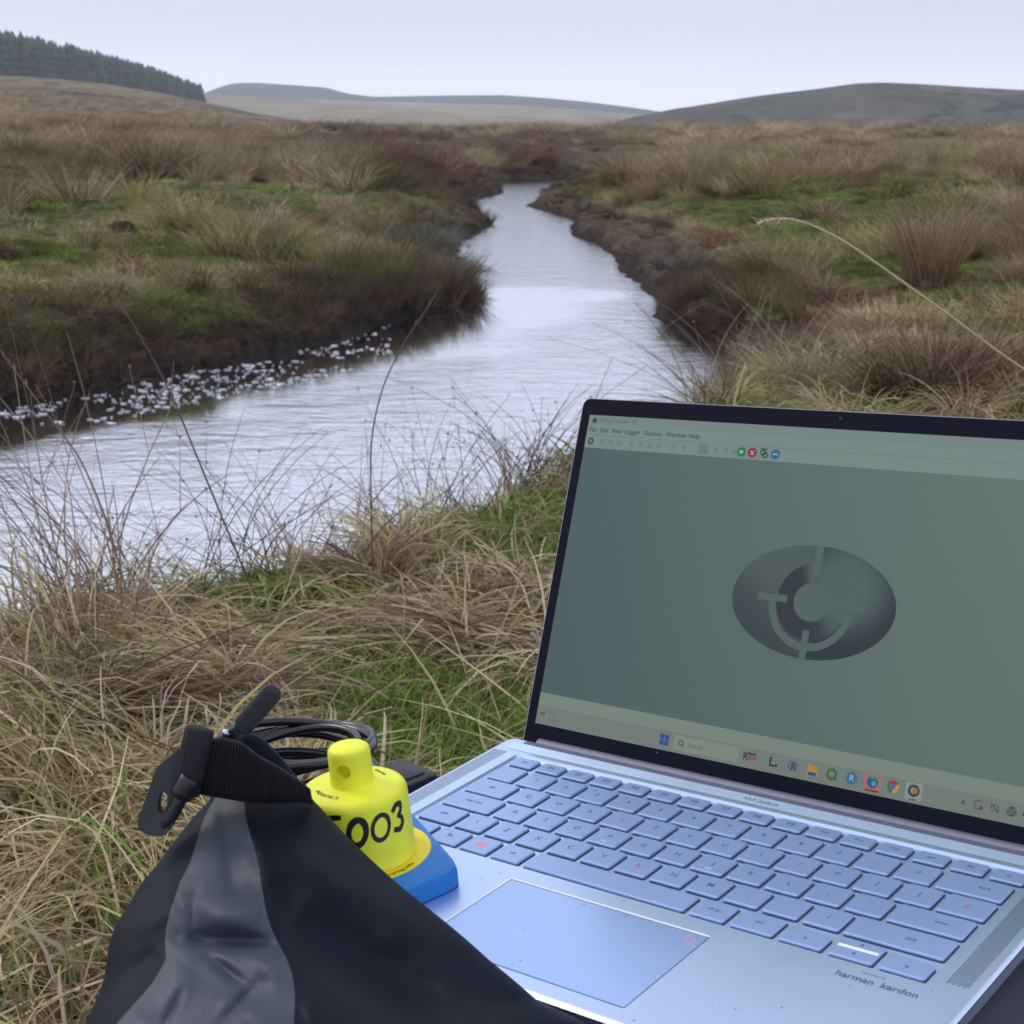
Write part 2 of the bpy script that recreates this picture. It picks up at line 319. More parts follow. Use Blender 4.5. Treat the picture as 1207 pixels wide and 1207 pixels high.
# foam rafts drifting along the left bank
M_foam = material('foam', (.78, .80, .88), .7, noise=(60, .15))
fv, ff = [], []
k = 0; tries = 0
while k < 680 and tries < 20000:
    tries += 1
    u = rng.random()**1.15; px = -160+u*620; yb = np.interp(px, [-160, 0, 100, 200, 330, 400, 480], [505, 480, 463, 441, 416, 400, 372])
    py = yb+4+58*rng.random()
    if px > 150: py = yb+3+38*rng.random()
    p0 = gp(px, py)
    if river(np.array([p0.x]), np.array([p0.y]))[0][0] > -.04: continue
    if fbm(np.array([p0.x]), np.array([p0.y]), 2.5, 91)[0] < .44: continue
    s = .0028+.011*rng.random()**2.4; nn = 9; b0 = len(fv); ph = rng.random()*6
    fv.append((p0.x, p0.y, .006))
    for j in range(nn):
        a = j/nn*2*math.pi; q = s*(.75+.5*rng.random())
        fv.append((p0.x+q*1.7*math.cos(a), p0.y+q*math.sin(a), .0035))
    for j in range(nn): ff.append((b0, b0+1+j, b0+1+(j+1) % nn))
    k += 1
tag(meshpy('foam', fv, ff, M_foam, smooth=True), 'white foam flecks drifting on dark water below the left bank', kind='stuff')
# ------------------------------------------------------------------ blades
def blades(base, az, el, length, width, droop, col, segs=3, curl=None, taper=.15):
    """ribbons: arrays per blade; returns V, F, C"""
    n = len(base); s = np.linspace(0, 1, segs+1)
    P = np.zeros((n, segs+1, 3)); P[:, 0] = base; e = el.copy(); a = az.copy(); st = length/segs
    for k in range(segs):
        P[:, k+1] = P[:, k]+np.stack([np.cos(e)*np.cos(a), np.cos(e)*np.sin(a), np.sin(e)], -1)*st[:, None]
        e = e-droop/segs
        if curl is not None: a = a+curl/segs
    phi = rng.random(n)*math.pi; hor = np.stack([-np.sin(az), np.cos(az), 0*az], -1)
    up = np.stack([-np.sin(el)*np.cos(az), -np.sin(el)*np.sin(az), np.cos(el)], -1)
    side = hor*np.cos(phi)[:, None]+up*np.sin(phi)[:, None]
    wd = width[:, None]*(1-(1-taper)*s[None]**1.5)
    A = P-side[:, None]*wd[..., None]*.5; B = P+side[:, None]*wd[..., None]*.5
    V = np.stack([A, B], 2).reshape(-1, 3)
    b = (np.arange(n)*(segs+1)*2)[:, None]+np.arange(segs)[None]*2
    F = np.stack([b, b+1, b+3, b+2], -1).reshape(-1, 4)
    C = np.repeat(col, (segs+1)*2, axis=0)
    return V, F, C
class Veg:
    def __init__(s): s.v = []; s.f = []; s.c = []; s.n = 0
    def add(s, V, F, C): s.v.append(V); s.f.append(F+s.n); s.c.append(C); s.n += len(V)
    def obj(s, name, m, parent=None):
        return npmesh(name, np.vstack(s.v), np.vstack(s.f), m, parent, np.vstack(s.c))
STRAW = [(.54, .43, .23), (.42, .31, .16), (.68, .57, .34), (.25, .16, .085)]; GREEN = [(.19, .34, .05), (.14, .25, .04), (.28, .40, .08), (.09, .16, .03)]
RED = [(.20, .10, .075), (.14, .075, .06), (.27, .17, .12), (.34, .23, .16)]; DARK = [(.05, .035, .032), (.075, .05, .045), (.11, .075, .06)]
GREYG = [(.20, .20, .17), (.25, .24, .21), (.13, .14, .11), (.10, .10, .08)]; PINK = [(.34, .24, .19), (.27, .185, .15), (.42, .31, .24)]
def pick(pals, n, jit=.25):
    P = np.array(pals); c = P[rng.integers(0, len(P), n)]
    return c*(1-jit/2+jit*rng.random(n))[:, None]
# ------------------------------------------------------------------ tuft prototypes, instanced as stuff
proto_col = bpy.data.collections.new('tuft_prototypes')
def white(n, v=.35): return np.repeat((1-v+2*v*rng.random(n))[:, None], 3, 1)
def proto(n, h, el, spread, wid, droop, cols, segs=3, rad=.05, curl=.8):
    a = rng.random(n)*2*math.pi; r = rad*np.sqrt(rng.random(n))
    base = np.stack([r*np.cos(a), r*np.sin(a), -.01+0*a], -1)
    az = a+rng.normal(0, .6, n); e = np.clip(el+rng.normal(0, spread, n), .05, 1.57)
    V, F, C = blades(base, az, e, h*(.5+.7*rng.random(n)), wid*(.7+.6*rng.random(n)), droop*(.4+1.1*rng.random(n)), cols(n), segs, rng.normal(0, curl, n))
    me = npmesh('_', V, F, M_vegi, col=C); me.materials.append(M_vegi)
    o = bpy.data.objects.new('tuft', me); proto_col.objects.link(o)
for k in range(3): proto(80, .13, .75, .5, .0052, 1.6, lambda n: white(n, .6), 3, .09, 1.3)      # 0-2 arching grass
for k in range(3): proto(110, .34, 1.2, .2, .0040, .7, lambda n: white(n, .6), 3, .07, .4)    # 3-5 upright rushes
for k in range(3): proto(150, .05, .9, .4, .0052, .8, lambda n: white(n, .5), 2, .10)     # 6-8 short turf
for k in range(3): proto(80, .17, .6, .55, .0036, .4, lambda n: white(n, .65), 3, .09, 1.5)        # 9-11 twiggy heather
names = sorted(o.name for o in proto_col.objects)
for i, o in enumerate(list(proto_col.objects)): o.name = 'tuft_%02d' % i
def scatter(name, P, rot, scl, ind, tint, label):
    me = bpy.data.meshes.new(name); me.vertices.add(len(P)); me.vertices.foreach_set('co', P.astype(np.float32).ravel())
    a = me.attributes.new('rotz', 'FLOAT', 'POINT'); a.data.foreach_set('value', rot.astype(np.float32))
    a = me.attributes.new('scl', 'FLOAT_VECTOR', 'POINT'); a.data.foreach_set('vector', scl.astype(np.float32).ravel())
    a = me.attributes.new('ind', 'INT', 'POINT'); a.data.foreach_set('value', ind.astype(np.int32))
    a = me.attributes.new('tint', 'FLOAT_VECTOR', 'POINT'); a.data.foreach_set('vector', tint.astype(np.float32).ravel())
    o = link(name, me, None); tag(o, label, kind='stuff')
    ng = bpy.data.node_groups.new(name, 'GeometryNodeTree'); ng.interface.new_socket('Geometry', in_out='INPUT', socket_type='NodeSocketGeometry'); ng.interface.new_socket('Geometry', in_out='OUTPUT', socket_type='NodeSocketGeometry')
    N = ng.nodes; L = ng.links.new; gi = N.new('NodeGroupInput'); go = N.new('NodeGroupOutput')
    ip = N.new('GeometryNodeInstanceOnPoints'); ci = N.new('GeometryNodeCollectionInfo'); ci.inputs[0].default_value = proto_col
    ci.inputs['Separate Children'].default_value = True; ci.inputs['Reset Children'].default_value = True
    def na(nm, ty):
        q = N.new('GeometryNodeInputNamedAttribute'); q.data_type = ty; q.inputs[0].default_value = nm; return q.outputs[0]
    cx = N.new('ShaderNodeCombineXYZ'); L(na('rotz', 'FLOAT'), cx.inputs[2]); er = N.new('FunctionNodeEulerToRotation'); L(cx.outputs[0], er.inputs[0])
    L(gi.outputs[0], ip.inputs['Points']); L(ci.outputs[0], ip.inputs['Instance']); ip.inputs['Pick Instance'].default_value = True
    L(na('ind', 'INT'), ip.inputs['Instance Index']); L(er.outputs[0], ip.inputs['Rotation']); L(na('scl', 'FLOAT_VECTOR'), ip.inputs['Scale'])
    L(ip.outputs[0], go.inputs[0]); md = o.modifiers.new('scatter', 'NODES'); md.node_group = ng
    return o
def field(r0, r1, dens, amax=24):
    A = R_(2*amax)/2*(r1**2-r0**2); n = int(A*dens)
    t = R_(amax)*(2*rng.random(n)-1); r = np.sqrt(r0**2+(r1**2-r0**2)*rng.random(n))
    x = r*np.sin(t); y = r*np.cos(t); c, gb, d, left = zone(x, y); keep = d > .03
    x, y, c, gb, d, left, r = x[keep], y[keep], c[keep], gb[keep], d[keep], left[keep], r[keep]
    return x, y, land(x, y), c, gb, d, left, r
MO = [elev(*q) for q in [(-3600, 150), (-2400, 128), (-1400, 95), (-700, 72), (-400, 75), (-150, 80), (0, 89), (60, 92), (130, 100), (190, 110), (240, 122), (290, 133), (350, 143), (430, 150), (520, 156)]]
def moor_z(x, y):
    t = np.arctan2(x, y); e = np.interp(t, [q[0] for q in MO], [q[1] for q in MO], right=-.01); q = np.clip((np.hypot(x, y)-60)/370, 0, 1); return .3-.8*(q <= 0)+(CAMZ+430*e-.3)*q**1.35
def populate(name, r0, r1, dens, label, k=1.0, zk=1.0):
    x, y, z, c, gb, d, left, r = field(r0, r1, dens); n = len(x); u = rng.random(n); v3 = rng.integers(0, 3, n)
    bank = (1-ss(.3, 1.0, d))
    rushp = ss(.50, .66, fbm(x, y, .45, 101))*.9+ss(20, 30, r)*.3
    typ = np.where(gb > .45, np.where(u < .72, 2, 0), np.where(u < rushp, 1, np.where(u < .9, 0, 3)))
    typ = np.where((bank > .5) & (u < .6), 3, typ); typ = np.where((bank > .5) & (u >= .85), 1, typ)
    s = (.75+.6*rng.random(n))*k
    S = np.stack([s*1.1, s*1.1, s*zk], -1)*(.65+.8*ss(.3, .7, fbm(x, y, .8, 107)))[:, None]; S[typ == 1, 2] *= .85
    low = bank > .5; zh = moor_z(x, y); z = np.maximum(z, zh); S[low & left] *= .8; S[low & ~left] *= .6; S[(typ == 1) & (r < 10)] *= .62; S[r < 14] *= .82; S[(r < 30) & left & (typ != 1)] *= .8; S[(r > 13) & (d < 1.3)] *= .50; S[(typ == 0) & (gb > .45)] *= .7
    jit = ((.55+.9*rng.random(n))*(.7+.6*ss(.35, .65, fbm(x, y, 1.6, 109))))[:, None]
    olive = ss(.45, .6, fbm(x, y, .7, 113))[:, None]*.28; t = (c*(1-olive)+(c*np.array((.92, 1.06, .70)))*olive)*1.3*jit
    drk = (c.mean(1) < .105) & (r > 12) & (d > .5); typ = np.where(drk, 1, typ); t[drk] *= np.array((1.05, .85, .85)); st = rng.random(n) < .20*(gb < .5)*(~drk); t[st & (d > .8)] = np.array((.50, .40, .26)); hp = ss(.54, .66, fbm(x, y, 1.1, 117))[:, None]*.6*(r < 40)[:, None]; t = t*(1-hp)+t*np.array((.52, .40, .40))*hp; wt = (1-ss(.0, .5+.5*left, d))[:, None]*.65; t = t*(1-wt)+np.array((.045, .032, .028))*wt
    scatter(name, np.stack([x, y, z], -1), rng.random(n)*6.28, S, typ*3+v3, t, label)
populate('bank_vegetation', 4.9, 14, 160, 'matted moor grass, moss and heather on the stream banks', 1.0)
populate('moor_vegetation', 14, 45, 26, 'tussocky brown moor grass beyond the banks', 1.35, .85)
populate('far_moor_vegetation', 45, 330, .9, 'rust coloured moor grass reaching to the hills', 2.3, .5)
# ------------------------------------------------------------------ near bank: turf and thatch
def nearfield(n, r0, r1, a0=-24, a1=24):
    t = R_(a0)+R_(a1-a0)*rng.random(n); r = r0*(r1/r0)**rng.random(n)          # denser near the camera
    x = r*np.sin(t); y = r*np.cos(t); d, _ = river(x, y); k = d > .16
    return x[k], y[k], d[k]
NG = Veg()
def near_green(n):
    x, y, d = nearfield(n, 1.15, 7.5); z = land(x, y); g = fbm(x, y, 2.6, 121)
    px, py = img(x, y, z)
    gm = (g > .43) | (np.hypot((px-480)/230, (py-865)/80) < 1) | (np.hypot((px-600)/100, (py-645)/65) < 1) | (np.hypot((px-345)/140, (py-755)/45) < 1)
    k = gm; x, y, z = x[k], y[k], z[k]; m = len(x)
    lng = np.where(np.hypot((px[k]-480)/230, (py[k]-865)/80) < 1.0, 1.2, 1)
    V, F, C = blades(np.stack([x, y, z-.01], -1), rng.random(m)*6.28, np.clip(rng.normal(1.0, .3, m), .2, 1.5), .03*lng+.06*lng*rng.random(m), .0026+.0024*rng.random(m), .3+1.4*rng.random(m), pick(GREEN+[(.30, .28, .11)], m, .4), 3)
    NG.add(V, F, C)
near_green(150000)
tag(NG.obj('green_grass', M_veg), 'short green grass growing through the dead straw on the near bank', kind='stuff')
NS = Veg()
def near_straw(n):
    x, y, d = nearfield(n, 1.15, 7.5); z = land(x, y); px, py = img(x, y, z)
    g = fbm(x, y, 2.6, 121)
    ingreen = (g > .52) | (np.hypot((px-480)/220, (py-865)/75) < 1) | (np.hypot((px-600)/95, (py-645)/60) < 1) | (np.hypot((px-345)/130, (py-755)/42) < 1)
    k = (rng.random(len(x)) < np.where(ingreen, .16, 1)); x, y, z, d = x[k], y[k], z[k], d[k]; m = len(x)
    flow = 6.28*fbm(x, y, 1.3, 131)*2.2
    az = np.where(rng.random(m) < .45, rng.random(m)*6.28, flow+rng.normal(0, .5, m)); tuss = fbm(x, y, 3.0, 141)
    z = z+.06*ss(.45, .7, tuss)*rng.random(m)
    el = np.clip(rng.normal(.38, .38, m), -.05, 1.4); edge = d < .42; el[edge] *= .5
    L = (.07+.20*rng.random(m)**1.4)*np.where(edge, .6, 1)
    col = pick(STRAW+STRAW[:3]+[(.66, .56, .41), (.60, .50, .35), (.20, .13, .085)], m, .5); rd = fbm(x, y, 1.7, 151) > .57; cr_ = pick(RED+STRAW[:2], m, .4); col[rd] = cr_[rd]
    V, F, C = blades(np.stack([x, y, z], -1), az, el, L, (.0024+.0045*rng.random(m)**2), .3+1.6*rng.random(m), col, 4, rng.normal(0, .8, m))
    V[:, 2] = np.maximum(V[:, 2], land(V[:, 0], V[:, 1])+.004)
    NS.add(V, F, C)
near_straw(34000)
def near_tufts(n):
    x, y, d = nearfield(n, 1.15, 8.0); k = d > .22; x, y = x[k], y[k]; z = land(x, y); px, py = img(x, y, z)
    keep = rng.random(len(x)) < np.where((np.hypot((px-480)/225, (py-880)/85) < 1) | (np.hypot((px-610)/90, (py-655)/60) < 1) | (np.hypot((px-345)/130, (py-765)/45) < 1), .10, 1)
    sets = [STRAW[:3]+[(.66, .56, .40)], STRAW+[(.58, .47, .28)], [(.40, .36, .15), (.30, .32, .10), (.50, .44, .24)], RED+PINK[:1], PINK+STRAW[:2], [(.22, .29, .08), (.36, .36, .13), (.16, .22, .05)]]
    for i in np.nonzero(keep)[0]:
        m = int(70+110*rng.random()); q = rng.random(); si = 0 if q < .30 else 1 if q < .52 else 2 if q < .68 else 3 if q < .78 else 4 if q < .88 else 5
        a0 = rng.random()*6.28; a = rng.random(m)*6.28; r = .012+.03*rng.random(m)
        az = np.where(rng.random(m) < .65, a0+rng.normal(0, .38, m), a+rng.normal(0, .4, m)); flat = rng.random() < .55
        el = np.clip(rng.normal(.5 if flat else .95, .28, m), .05, 1.45); L = (.10+.16*rng.random())*(.5+.7*rng.random(m))
        V, F, C = blades(np.stack([x[i]+r*np.cos(a), y[i]+r*np.sin(a), np.full(m, z[i]+.005)], -1), az, el, L, .0028+.0042*rng.random(m)**1.5, 1.0+1.6*rng.random(m), pick(sets[si], m, .6)*(.75+.45*rng.random()), 5, rng.normal(0, .55, m), .25)
        V[:, 2] = np.maximum(V[:, 2], z[i]-.01+.012*rng.random()); NS.add(V, F, C)
near_tufts(800)
tag(NS.obj('dead_straw', M_veg), 'matted dead straw lying over the near bank', kind='stuff')
def gz(x, y): return float(land(np.array([x]), np.array([y]))[0])
def clump(name, x, y, n, h, el, spread, droop, pals, label, cat, rad=.06, wid=.003, segs=5, lean=None, group=None, zoff=0):
    z = gz(x, y)+zoff; root = empty(name, Vector((x, y, z)), label, cat, group)
    a = rng.random(n)*6.28; r = rad*np.sqrt(rng.random(n)); az = a+rng.normal(0, .5, n)
    e = np.clip(rng.normal(el, spread, n), 0, 1.57)
    L = h*(.45+.65*rng.random(n))
    if lean is not None:
        k = rng.random(n) < lean[1]; az[k] = lean[0]+rng.normal(0, .35, k.sum())
    base = np.stack([r*np.cos(a), r*np.sin(a), -.01+0*a], -1)
    V, F, C = blades(base, az, e, L, wid*(.6+.8*rng.random(n)), droop*(.3+1.2*rng.random(n)), pick(pals, n, .4), segs, rng.normal(0, .4, n), .2)
    tag(npmesh('stems', V, F, M_veg, root, C), kind='stuff')
    # dead thatch collecting at the foot
    m = max(20, n//3); a = rng.random(m)*6.28; r = rad*1.6*np.sqrt(rng.random(m))
    V, F, C = blades(np.stack([r*np.cos(a), r*np.sin(a), 0*a], -1), a+rng.normal(0, 1, m), np.clip(rng.normal(.4, .3, m), 0, 1.2), np.minimum(h, .5)*.3*(.5+rng.random(m)), wid*(.8+.6*rng.random(m)), 1+rng.random(m), pick(pals, m, .5)*.8, 4)
    tag(npmesh('thatch', V, F, M_veg, root, C), kind='stuff')
    return root
def gxy(px, py, z=.5):
    for _ in range(6): p = gp(px, py, z); z = gz(p.x, p.y)
    return p.x, p.y
# tussocks that stand out
x, y = gxy(1095, 338, .4); clump('rush_tussock', x, y, 560, .60, 1.33, .13, .5, RED+[(.25, .18, .10), (.40, .28, .17)], 'tall brown rush tussock upright on the right bank', 'tussock', .16, .0042)
x, y = gxy(970, 455, .5); clump('grass_tussock', x, y, 1500, .26, .85, .4, 2.6, STRAW+[(.36, .36, .12), (.26, .30, .09), (.52, .46, .26)], 'big yellowish green straw tussock just above the laptop screen', 'tussock', .22, .0042)
x, y = gxy(1130, 470, .5); clump('grass_tussock', x, y, 1200, .25, .75, .4, 2.4, STRAW+[(.56, .47, .33)], 'pale dry straw tussock at the right edge behind the laptop', 'tussock', .22, .004)
x, y = gxy(915, 430, .5); clump('grass_tussock', x, y, 300, .24, 1.0, .35, .9, RED+PINK+STRAW, 'reddish wiry grass tussock where the right bank meets the water', 'tussock', .16, .003)
x, y = gxy(1010, 400, .5); clump('grass_tussock', x, y, 280, .24, 1.0, .35, .9, RED+PINK+STRAW, 'rust coloured grass tussock left of the tall rushes', 'tussock', .18, .003)
x, y = gxy(1180, 390, .5); clump('grass_tussock', x, y, 240, .17, .9, .45, 1.2, PINK+STRAW, 'pinkish wiry grass tussock at the right edge of the picture', 'tussock', .18, .003)
x, y = -5.6, 25.5; clump('rush_tussock', x, y, 900, .75, 1.1, .3, .9, RED+DARK, 'dark rush tussock breaking the skyline on the left', 'tussock', .40, .009)
x, y = gxy(95, 200, .9); clump('grass_tussock', x, y, 900, .62, .9, .3, 1.7, STRAW+RED, 'pale tussock left of the dark skyline rushes', 'tussock', .45, .010)
x, y = gxy(528, 326, .2); clump('heather_clump', x, y, 700, .25, .9, .35, .6, GREYG, 'grey green heather clump on the point of the left bank', 'heather', .26, .005)
x, y = gxy(500, 290, .3); clump('heather_clump', x, y, 800, .34, .9, .35, .6, GREYG+[(.16, .15, .13)], 'lichen grey heather clump further along the left bank', 'heather', .30, .005)
x, y = gxy(800, 375, .2); clump('heather_clump', x, y, 520, .24, .8, .35, .6, GREYG+DARK, 'dark grey heather clump low on the right bank', 'heather', .22, .005)
x, y = gxy(560, 400-0, .2) if False else gxy(300, 400, .2); clump('grass_tussock', x, y, 260, .26, 1.15, .25, .7, [(.22, .15, .08), (.28, .19, .10), (.14, .13, .06)], 'orange brown upright tuft at the foot of the left bank', 'tussock', .16, .004)
# straw heaps on the near bank
def heap(name, px, py, n, L, dirs, thick, pals, label, half=.12, wid=.0032):
    x, y = gxy(px, py); z = gz(x, y); root = empty(name, Vector((x, y, z)), label, 'straw')
    u = rng.normal(0, half, n); v = rng.normal(0, thick, n); ca, sa = math.cos(dirs), math.sin(dirs)
    hgt = thick*1.1*np.exp(-(v/thick)**2/2)*np.exp(-(u/half)**2/3)
    az = dirs+rng.normal(0, .34, n)+np.where(rng.random(n) < .5, math.pi, 0); el = rng.normal(.2, .26, n)
    bx, by = u*ca-v*sa, u*sa+v*ca
    V, F, C = blades(np.stack([bx, by, hgt*rng.random(n)**.5+.005], -1), az, el, L*(.4+.8*rng.random(n)), wid*(.6+.8*rng.random(n)), .35+.9*rng.random(n), pick(pals, n, .45), 5, rng.normal(0, .35, n), .4)
    V[:, 2] = np.maximum(V[:, 2], land(V[:, 0]+x, V[:, 1]+y)-z+.005)
    tag(npmesh('strands', V, F, M_veg, root, C), kind='stuff'); return root
heap('straw_bundle', 520, 762, 900, .19, R_(-32), .045, STRAW+STRAW+PINK+[(.62, .52, .38)], 'combed bundle of dead straw left of the laptop screen', .13)
heap('straw_bundle', 585, 790, 420, .20, R_(-22), .03, RED+PINK, 'dark red brown straw swept against the laptop hinge corner', .06)
heap('straw_bundle', 110, 862, 1000, .26, R_(5), .05, RED+RED+PINK+STRAW[:1], 'rusty red brown straw lying flat behind the bag buckle', .14)
heap('straw_bundle', 220, 822, 500, .22, R_(-12), .025, STRAW+PINK, 'pale straw strands lying behind the black zip pull', .09)
heap('straw_bundle', 60, 980, 1300, .26, R_(-50), .07, STRAW, 'thick pale straw heap at the left edge beside the bag', .2)
heap('straw_bundle', 130, 1120, 900, .22, R_(-65), .07, STRAW+GREEN[:2], 'yellow green straw left of the dry bag at the bottom edge', .2)
heap('straw_bundle', 600, 705, 600, .16, R_(-50), .045, STRAW[:1]+STRAW[2:3]+PINK+[(.70, .58, .38)], 'curled pale straw mat against the middle of the screen edge', .06, .0036)
heap('straw_bundle', 190, 775, 700, .24, R_(-25), .05, STRAW+PINK[:1]+[(.66, .55, .38)], 'pale matted straw on the bank behind the leaning brown reed', .10, .0036)
x, y = gxy(95, 800); clump('straw_tussock', x, y, 300, .36, 1.05, .3, 1.3, STRAW+PINK+[(.62, .52, .4)], 'standing tuft of tan straw by the water on the left', 'tussock', .12, .0035, lean=(R_(110), .35))
x, y = gxy(590, 625); clump('straw_tussock', x, y, 450, .22, .6, .35, 1.6, STRAW+RED+GREEN, 'low straw tussock beside the upper left of the screen', 'tussock', .12, .003)
# ------------------------------------------------------------------ thin dry stems against the water
def tube_strip(P, w):
    P = np.array(P); n = len(P); T = np.gradient(P, axis=0); T /= np.linalg.norm(T, axis=1)[:, None]+1e-9
    ref = np.array((.3, .9, .2)); A = np.cross(T, ref); A /= np.linalg.norm(A, axis=1)[:, None]; B = np.cross(T, A)
    V = []; 
    for k in range(4):
        c, s = math.cos(k*math.pi/2), math.sin(k*math.pi/2); V.append(P+(A*c+B*s)*np.asarray(w)[:, None])
    V = np.stack(V, 1).reshape(-1, 3); F = []
    for i in range(n-1):
        for k in range(4): F.append((i*4+k, i*4+(k+1) % 4, i*4+4+(k+1) % 4, i*4+4+k))
    return V, np.array(F)
def stem_clump(name, px, py, n, h, label, pals, lean=0, spread=.45, wid=.0009, branch=.5, cat='twigs', zoff=0, seed=None):
    x, y = gxy(px, py); z = gz(x, y); root = empty(name, Vector((x, y, z)), label, cat)
    vg = Veg(); hd = Veg(); cols = np.array(pals)
    for i in range(n):
        az = rng.random()*6.28; tilt = abs(rng.normal(0, spread)); L = h*1.45*(.35+.7*rng.random()); col = cols[rng.integers(0, len(cols))]*(.8+.4*rng.random())
        d = np.array([math.sin(tilt)*math.cos(az)+lean, math.sin(tilt)*math.sin(az)*.7, math.cos(tilt)]); d /= np.linalg.norm(d)
        b = np.array([rng.normal(0, .045), rng.normal(0, .035), -.01]); bend = np.array([rng.normal(0, .5)+.35*np.sign(d[0]), rng.normal(0, .3), -.5*rng.random()])
        t = np.linspace(0, 1, 7)[:, None]; P = b+d*L*t+bend*L*t**2*.6
        ww = wid*1.25*(1.2-.85*t[:, 0])
        V, F = tube_strip(P, ww); vg.add(V, F, np.repeat(col[None], len(V), 0))
        if rng.random() < branch:
            for q in range(rng.integers(1, 4)):
                k = rng.integers(2, 6); dd_ = d+rng.normal(0, .45, 3); l2 = L*.22*(.5+rng.random())
                t2 = np.linspace(0, 1, 4)[:, None]; P2 = P[k]+dd_*l2*t2+np.array([0, 0, -.1])*l2*t2**2
                V, F = tube_strip(P2, wid*.6*(1.1-.6*t2[:, 0])); vg.add(V, F, np.repeat(col[None], len(V), 0))
                if rng.random() < .5:
                    V, F, C = blades(np.repeat(P2[-1:], 4, 0), rng.random(4)*6.28, rng.normal(.8, .5, 4), np.full(4, .006), np.full(4, .003), np.zeros(4), np.repeat(col[None]*.8, 4, 0), 2); hd.add(V, F, C)
    tag(vg.obj('twigs', M_veg, root), kind='stuff')
    if hd.n: tag(hd.obj('seed_heads', M_veg, root), kind='stuff')
    return root
BR = [(.10, .07, .06), (.14, .10, .085), (.07, .05, .05)]; TN = [(.46, .36, .28), (.34, .25, .19), (.52, .42, .33)]
stem_clump('twig_clump', 60, 705, 30, .30, 'pinkish dry stems at the left edge against the water', TN, -.05)
stem_clump('twig_clump', 125, 745, 34, .36, 'tan dry stems rising from the straw tuft on the left', TN+PINK, -.15, .3, .0014)
stem_clump('twig_clump', 215, 725, 26, .22, 'short brown twigs right of the tan stems on the left', BR+TN, -.05)
stem_clump('twig_clump', 290, 700, 26, .26, 'dark stems at the bank edge above the zip pull', BR, -.12)
stem_clump('twig_clump', 390, 665, 46, .24, 'fine dark twigs left of the tallest stem', BR, .0)
stem_clump('twig_clump', 480, 630, 50, .24, 'dense dark twigs right of the tallest stem', BR+TN[:1], .0)
stem_clump('twig_clump', 560, 605, 54, .26, 'wiry brown twigs with seed heads in the middle of the bank', BR+TN[:1], -.1)
stem_clump('twig_clump', 635, 580, 50, .24, 'tangled dark twigs next to the top left corner of the screen', BR, -.05)
stem_clump('twig_clump', 760, 500, 46, .26, 'thin brown twigs poking above the top of the screen', BR+TN, .0)
stem_clump('twig_clump', 840, 480, 50, .28, 'reddish wiry stems at the bank corner above the screen', BR+TN+PINK, -.05, .5)
stem_clump('twig_clump', 930, 470, 30, .30, 'tall reddish tan stems left of the yellowish tussock', TN+PINK, .0, .35, .0012)
stem_clump('twig_clump', 1090, 480, 34, .32, 'tall tan stems crossing the right bank behind the arching stalk', TN+PINK, .05, .4, .0012)
stem_clump('twig_clump', 20, 690, 26, .26, 'palest loose stems cut by the left edge of the picture', TN, .1, .5, .0011)
stem_clump('twig_clump', 345, 688, 26, .22, 'pale stems between the dark bank edge twigs and the tallest stem', TN, -.1, .5, .0010)
stem_clump('twig_clump', 435, 655, 30, .20, 'tan twigs round the foot of the tallest stem', TN+BR[:1], .1, .55, .0010)
stem_clump('twig_clump', 525, 622, 34, .22, 'pale tangled stems on the bank edge left of the seed heads', TN+BR, -.1, .55)
stem_clump('twig_clump', 605, 596, 36, .22, 'reddish brown tangle between the seed heads and the screen corner', RED+TN, .1, .55)
def one_stem(name, pts, w0, w1, col, label, cat='stem', head=0):
    P = np.array([list(cp(a, b, c)) for a, b, c in pts]); root = empty(name, Vector(P[0]), label, cat)
    t = np.linspace(0, 1, len(P)); tt = np.linspace(0, 1, 28)
    Q = np.stack([np.interp(tt, t, P[:, k]) for k in range(3)], -1)
    for _ in range(3): Q[1:-1] = (Q[:-2]+2*Q[1:-1]+Q[2:])/4
    Q = Q-P[0]; V, F = tube_strip(Q, w0+(w1-w0)*tt); c = np.repeat(np.array(col)[None], len(V), 0)
    npmesh('stem', V, F, M_veg, root, c)
    if head:
        m = head; k = rng.integers(20, 28, m); d = Q[-1]-Q[-4]; az = math.atan2(d[1], d[0])
        V, F, C = blades(Q[k], np.full(m, az)+rng.normal(0, .5, m), np.full(m, math.atan2(d[2], math.hypot(d[0], d[1])))+rng.normal(0, .4, m), np.full(m, .012), np.full(m, .002), np.zeros(m), np.repeat(np.array(col)[None]*1.05, m, 0), 2)
        tag(npmesh('seed_heads', V, F, M_veg, root, C), kind='stuff')
    return root
one_stem('grass_stalk', [(1235, 452, 2.9), (1190, 425, 2.7), (1120, 372, 2.5), (1050, 322, 2.4), (990, 280, 2.35), (945, 260, 2.3), (920, 256, 2.3), (893, 262, 2.3)], .0026, .0009, (.80, .68, .50), 'long pale grass stalk arching over the right bank', head=26)
one_stem('grass_stalk', [(440, 690, 2.9), (438, 620, 2.85), (436, 520, 2.8), (450, 455, 2.75), (478, 400, 2.7), (505, 362, 2.7), (520, 335, 2.7)], .0018, .0007, (.20, .14, .12), 'tallest thin stem curving up across the stream', head=8)
one_stem('brown_reed', [(300, 700, 2.7), (270, 630, 2.65), (235, 545, 2.6), (200, 460, 2.55), (160, 385, 2.5), (118, 325, 2.5)], .0024, .0010, (.22, .15, .13), 'long brown stem leaning left in front of the left bank', head=10)
one_stem('brown_reed', [(150, 700, 2.3), (125, 610, 2.25), (95, 540, 2.2), (50, 480, 2.15), (5, 420, 2.1)], .0020, .0010, (.36, .27, .22), 'pinkish leaning stem at the far left over the water', head=8)
